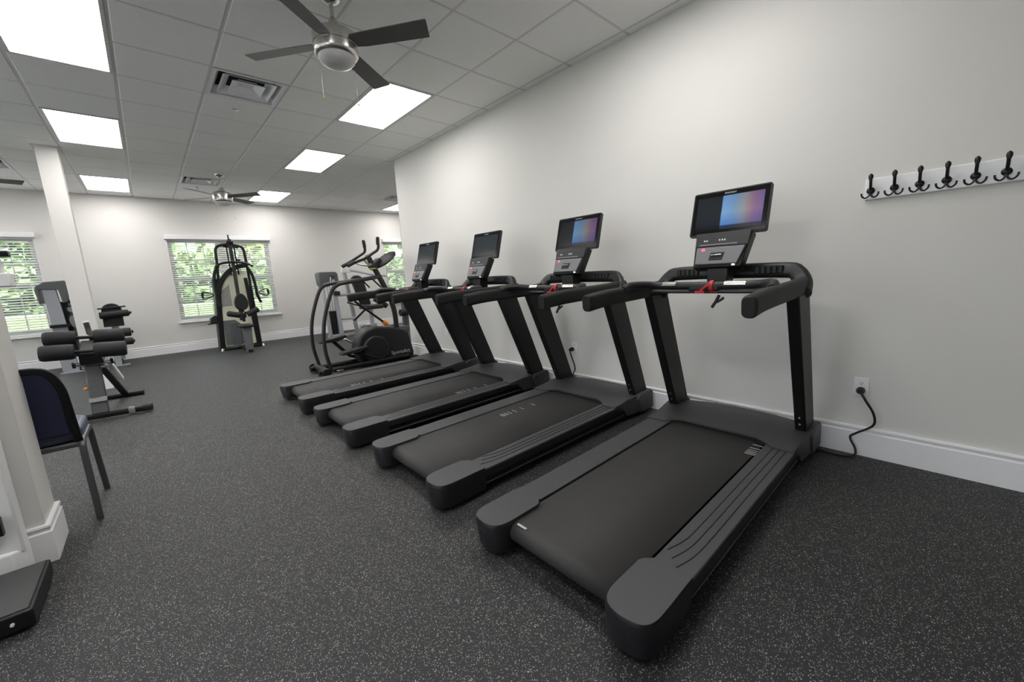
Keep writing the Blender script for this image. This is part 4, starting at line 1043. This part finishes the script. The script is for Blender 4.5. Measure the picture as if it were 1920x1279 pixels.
# ------------------------------------------------------------------ elliptical trainer
def elliptical():
    yc = 4.02
    K = root('elliptical_trainer', (2.2, yc, 0), 'black elliptical trainer with curved side rails past the farthest treadmill', 'elliptical')
    yn, yf = yc - .25, yc + .25
    # base
    part('base_rail', G().tube([(1.50, yn + .06, .055), (2.9, yn + .10, .055)], .038, 12), M_frame, K)
    part('base_rail', G().tube([(1.50, yf - .06, .055), (2.9, yf - .10, .055)], .038, 12), M_frame, K)
    part('rear_stabilizer', G().tube([(1.60, yn - .04, .060), (1.60, yf + .04, .060)], .045, 14), M_plas, K)
    for y in (yn - .05, yf + .05): part('transport_wheel', G().lathe([(.03, -.02), (.055, -.015), (.055, .015), (.03, .02)], (1.57, y, .056), 18, 'y'), M_black, K)
    part('front_stabilizer', G().box(2.88, 2.99, yn - .05, yf + .05, 0, .06), M_frame, K, bevel=.015)
    for x, y in ((1.63, yn), (1.78, yn + .06)): part('foot_bracket', G().obox((x, y - .02, .03), (.10, .03, .04)), M_silver, K, bevel=.004)
    # curved safety rails
    for y in (yn - .02, yf + .02):
        P = [(1.655, y, .05), (1.60, y, .38), (1.635, y, .75), (1.77, y, 1.13), (1.865, y, 1.235), (2.0, y, 1.265), (2.35, y * .6 + yc * .4, 1.30), (2.58, y * .25 + yc * .75, 1.33)]
        part('side_rail', G().tube(curve(P, 6), .025, 12, (0, 1, 0)), M_plas, K)
    # drive housing
    out = [(2.12, .14), (2.09, .30), (2.14, .45), (2.26, .55), (2.42, .585), (2.64, .55), (2.86, .49), (2.95, .43), (3.01, .10), (3.01, .05), (2.16, .05)]
    part('drive_housing', G().prism([(p[0], p[1]) for p in curve([(a, 0, b) for a, b in out], 1, True) for p in [(p[0], p[2])]], 'y', yc - .13, yc + .13), M_plas, K, bevel=.035, seg=4, smooth=60)
    # disc guards either side
    for s in (-1, 1):
        yy = yc + s * .135
        o = [(2.36 + .205 * math.cos(a), .235 + .215 * math.sin(a) * (1 if math.sin(a) > 0 else .85)) for a in [2 * PI * k / 28 for k in range(28)]]
        part('crank_cover', G().prism(o, 'y', *sorted((yy, yy + s * .055))), M_plas, K, bevel=.02, seg=3, smooth=60)
    part('maker_lettering', text_mesh('SportsArt', .080, .001, basis((2.77, yc - .132, .135), (1, 0, 0), (0, 0, 1))), M_wtxt, K)
    # pedals and their links
    for s, x, z in ((-1, 2.02, .26), (1, 1.85, .42)):
        y = yc + s * .17
        part('pedal', G().prism([(x - .20, z - .015), (x - .17, z + .025), (x + .14, z + .065), (x + .19, z + .07), (x + .19, z + .035), (x + .05, z - .01)], 'y', y - .075, y + .075), M_rubber, K, bevel=.010)
        part('pedal_link', G().sweep([(x, y, z), (x + .22, y, .16), (x + .36, y, .10)], rrect(.045, .06, .01), (0, 1, 0)), M_frame, K)
        part('link_bar', G().tube([(x + .18, y + .02, z + .0), (2.20, y, .30)], .016, 10), M_chrome, K)
    # mast and console
    part('mast', G().sweep(curve([(2.80, yc, .44), (2.79, yc, .80), (2.68, yc, 1.15), (2.52, yc, 1.50), (2.45, yc, 1.66)], 6), rrect(.075, .055, .02), (0, 1, 0)), M_plas, K, smooth=50)
    e = [(.20 * math.cos(a), .12 * math.sin(a)) for a in [2 * PI * k / 24 for k in range(24)]]
    R = Matrix.Rotation(math.radians(-38), 3, 'Y')
    c = Vector((2.72, yc, 1.585)); g = G(); n = 24
    lay = []
    for d, k_ in ((-.045, .55), (-.02, .95), (.0, 1.0), (.03, .80), (.045, .4)):
        lay += [c + R @ Vector((a * k_, b * k_ * 1.9, d)) for a, b in e]
    f = [tuple(range(n - 1, -1, -1)), tuple(range(4 * n, 5 * n))]
    for L_ in range(4):
        for i in range(n): f.append((L_ * n + i, L_ * n + (i + 1) % n, (L_ + 1) * n + (i + 1) % n, (L_ + 1) * n + i))
    part('console', G().add(lay, f), M_rubber, K, smooth=60)
    part('console_neck', G().obox((2.56, yc, 1.52), (.20, .16, .09), R), M_plas, K, bevel=.02)
    part('bottle_ring', G().tube([(2.46 + .05 * math.cos(a), yc - .12 + .05 * math.sin(a), 1.45) for a in [2 * PI * k / 16 for k in range(16)]], .008, 6, closed=True), mat('lime_plastic', (.45, .55, .05), .4), K)
    # swinging arms
    for s in (-1, 1):
        y = yc + s * .24
        P = [(2.18 + (.03 if s < 0 else 0), y * .4 + yc * .6, 1.545), (2.31, y, 1.59), (2.44, y, 1.67), (2.53, y, 1.72), (2.515 + (.02 if s < 0 else 0), y, 1.90)]
        hb = part('handlebar', G().tube(fillet(P, .05), .020, 12, (0, 1, 0)), M_frame, K)
        part('hand_grip', G().tube([(2.526, y, 1.79), (2.517 + (.016 if s < 0 else 0), y, 1.885)], .025, 12), M_rubber, hb)
        part('lower_grip', G().tube([(2.10, y * .5 + yc * .5, 1.50), (2.21, y * .4 + yc * .6, 1.55)], .026, 12), M_rubber, hb)
    part('sensor_handle', G().tube(curve([(2.30, yc - .22, 1.58), (2.40, yc - .12, 1.52), (2.53, yc, 1.50), (2.40, yc + .12, 1.52), (2.30, yc + .22, 1.58)], 5), .016, 10), M_silver, K)
    for s in (-1, 1): part('brake_lever', G().tube([(2.40, yc + s * .20, 1.30), (2.52, yc + s * .21, 1.17)], .012, 8), M_frame, K)
    part('lift_strut', G().tube([(2.24, yc + .16, .98), (2.72, yc + .16, .56)], .018, 10), M_frame, K)
    part('strut_collar', G().tube([(2.66, yc + .16, .615), (2.73, yc + .16, .550)], .035, 10), M_orange, K)
elliptical()

# ------------------------------------------------------------------ selectorised machine behind the elliptical
def machine_right():
    K = root('weight_stack_machine', (3.4, 7.85, 0), 'silver weight-stack machine with dark padded seat behind the elliptical', 'gym machine')
    y = 7.75
    g = G().prism([(2.86, 1.25), (2.84, 1.47), (2.87, 1.53), (3.22, 1.53), (3.27, 1.49), (3.28, 1.28), (3.20, 1.26), (3.19, 1.42), (3.09, 1.42), (3.07, 1.20), (2.90, 1.18)], 'y', y - .02, y + .26)
    part('top_shroud', g, M_lens, K, bevel=.02, seg=3)
    for x0, x1 in ((2.93, 3.00), (3.16, 3.26)):
        part('tower_column', G().hexa([(x0, y, 0), (x1, y, 0), (x1, y + .10, 0), (x0, y + .10, 0)], [(x0 - .03, y, 1.35), (x1 - .06, y, 1.35), (x1 - .06, y + .10, 1.35), (x0 - .03, y + .10, 1.35)]), M_greymet, K, bevel=.01)
    part('weight_stack', G().box(3.01, 3.15, y + .05, y + .22, .08, .62), M_frame, K, bevel=.006)
    for x in (3.05, 3.11): part('guide_rod', G().tube([(x, y + .12, .6), (x - .01, y + .12, 1.3)], .01, 8), M_chrome, K)
    part('base_beam', G().box(2.90, 3.95, y + .0, y + .07, 0, .06), M_greymet, K, bevel=.008)
    part('cross_tube', G().tube([(3.18, y + .06, .98), (3.52, y + .06, .98)], .03, 12), M_greymet, K)
    part('cross_tube', G().tube([(3.22, y + .06, .42), (3.62, y + .06, .40)], .028, 12), M_greymet, K)
    part('arm_pad', G().box(3.12, 3.26, y - .08, y + .02, .98, 1.08), M_vinyl, K, bevel=.02)
    part('rear_post', G().hexa([(3.58, y + .08, .06), (3.66, y + .08, .06), (3.66, y + .16, .06), (3.58, y + .16, .06)], [(3.44, y + .08, 1.50), (3.51, y + .08, 1.50), (3.51, y + .16, 1.50), (3.44, y + .16, 1.50)]), M_greymet, K, bevel=.01)
    part('top_arm', G().sweep([(3.40, y + .05, 1.56), (3.62, y, 1.54), (4.1, y - .05, 1.42), (4.45, y - .05, 1.38)], rrect(.05, .05, .012), (0, 0, 1)), M_greymet, K, smooth=30)
    part('arm_bracket', G().prism([(3.36, 1.50), (3.38, 1.62), (3.52, 1.60), (3.58, 1.50)], 'y', y - .03, y + .03), M_white, K, bevel=.008)
    part('back_pad', G().prism([(3.66, .72), (3.50, 1.30), (3.52, 1.38), (3.60, 1.42), (3.70, 1.42), (3.77, 1.37), (3.80, 1.28), (3.92, .72)], 'y', y - .20, y - .12), M_vinyl, K, bevel=.025, seg=3)
    part('seat', G().box(3.60, 4.03, y - .65, y - .20, .62, .72), M_vinyl, K, bevel=.03, seg=3)
    part('seat_post', G().box(3.77, 3.85, y - .42, y - .34, 0, .62), M_greymet, K, bevel=.008)
    part('lever', G().tube([(3.38, y - .1, .80), (3.66, y - .30, .68)], .018, 8), M_frame, K)
    part('lever', G().tube([(3.50, y - .1, .36), (3.70, y - .30, .60)], .024, 8), M_frame, K)
    part('thigh_pad', G().tube([(3.86, y - .55, .86), (4.14, y - .55, .66)], .065, 14), M_foam, K)
    part('foot_linkage', G().obox((3.78, y - .2, .20), (.40, .12, .08)), M_silver, K, bevel=.02)
    part('foot_plate', G().obox((3.62, y - .2, .08), (.30, .25, .03)), M_silver, K, bevel=.006)
    part('front_foot', G().box(2.90, 3.30, y - .12, y - .02, 0, .03), M_greymet, K, bevel=.006)
machine_right()
def corner_machine():
    K = root('corner_machine', (4.9, 7.4, 0), 'grey machine post with a round black pad just past the end of the treadmill wall', 'gym machine')
    y = 7.3
    part('post', G().box(4.62, 4.76, y, y + .12, 0, 1.02), M_lens, K, bevel=.012)
    part('post_cap', G().box(4.55, 4.80, y - .03, y + .15, .98, 1.06), mat('mid_grey_cover', (.30, .31, .31), .5), K, bevel=.02)
    part('foam_pad', G().tube([(4.45, y - .15, .46), (4.80, y - .15, .46)], .085, 16), M_foam, K)
    part('base', G().box(4.50, 4.95, y - .10, y + .25, 0, .12), M_lens, K, bevel=.02)
    part('pad_arm', G().tube([(4.66, y - .15, .46), (4.68, y + .02, .30)], .022, 8), M_chrome, K)
corner_machine()
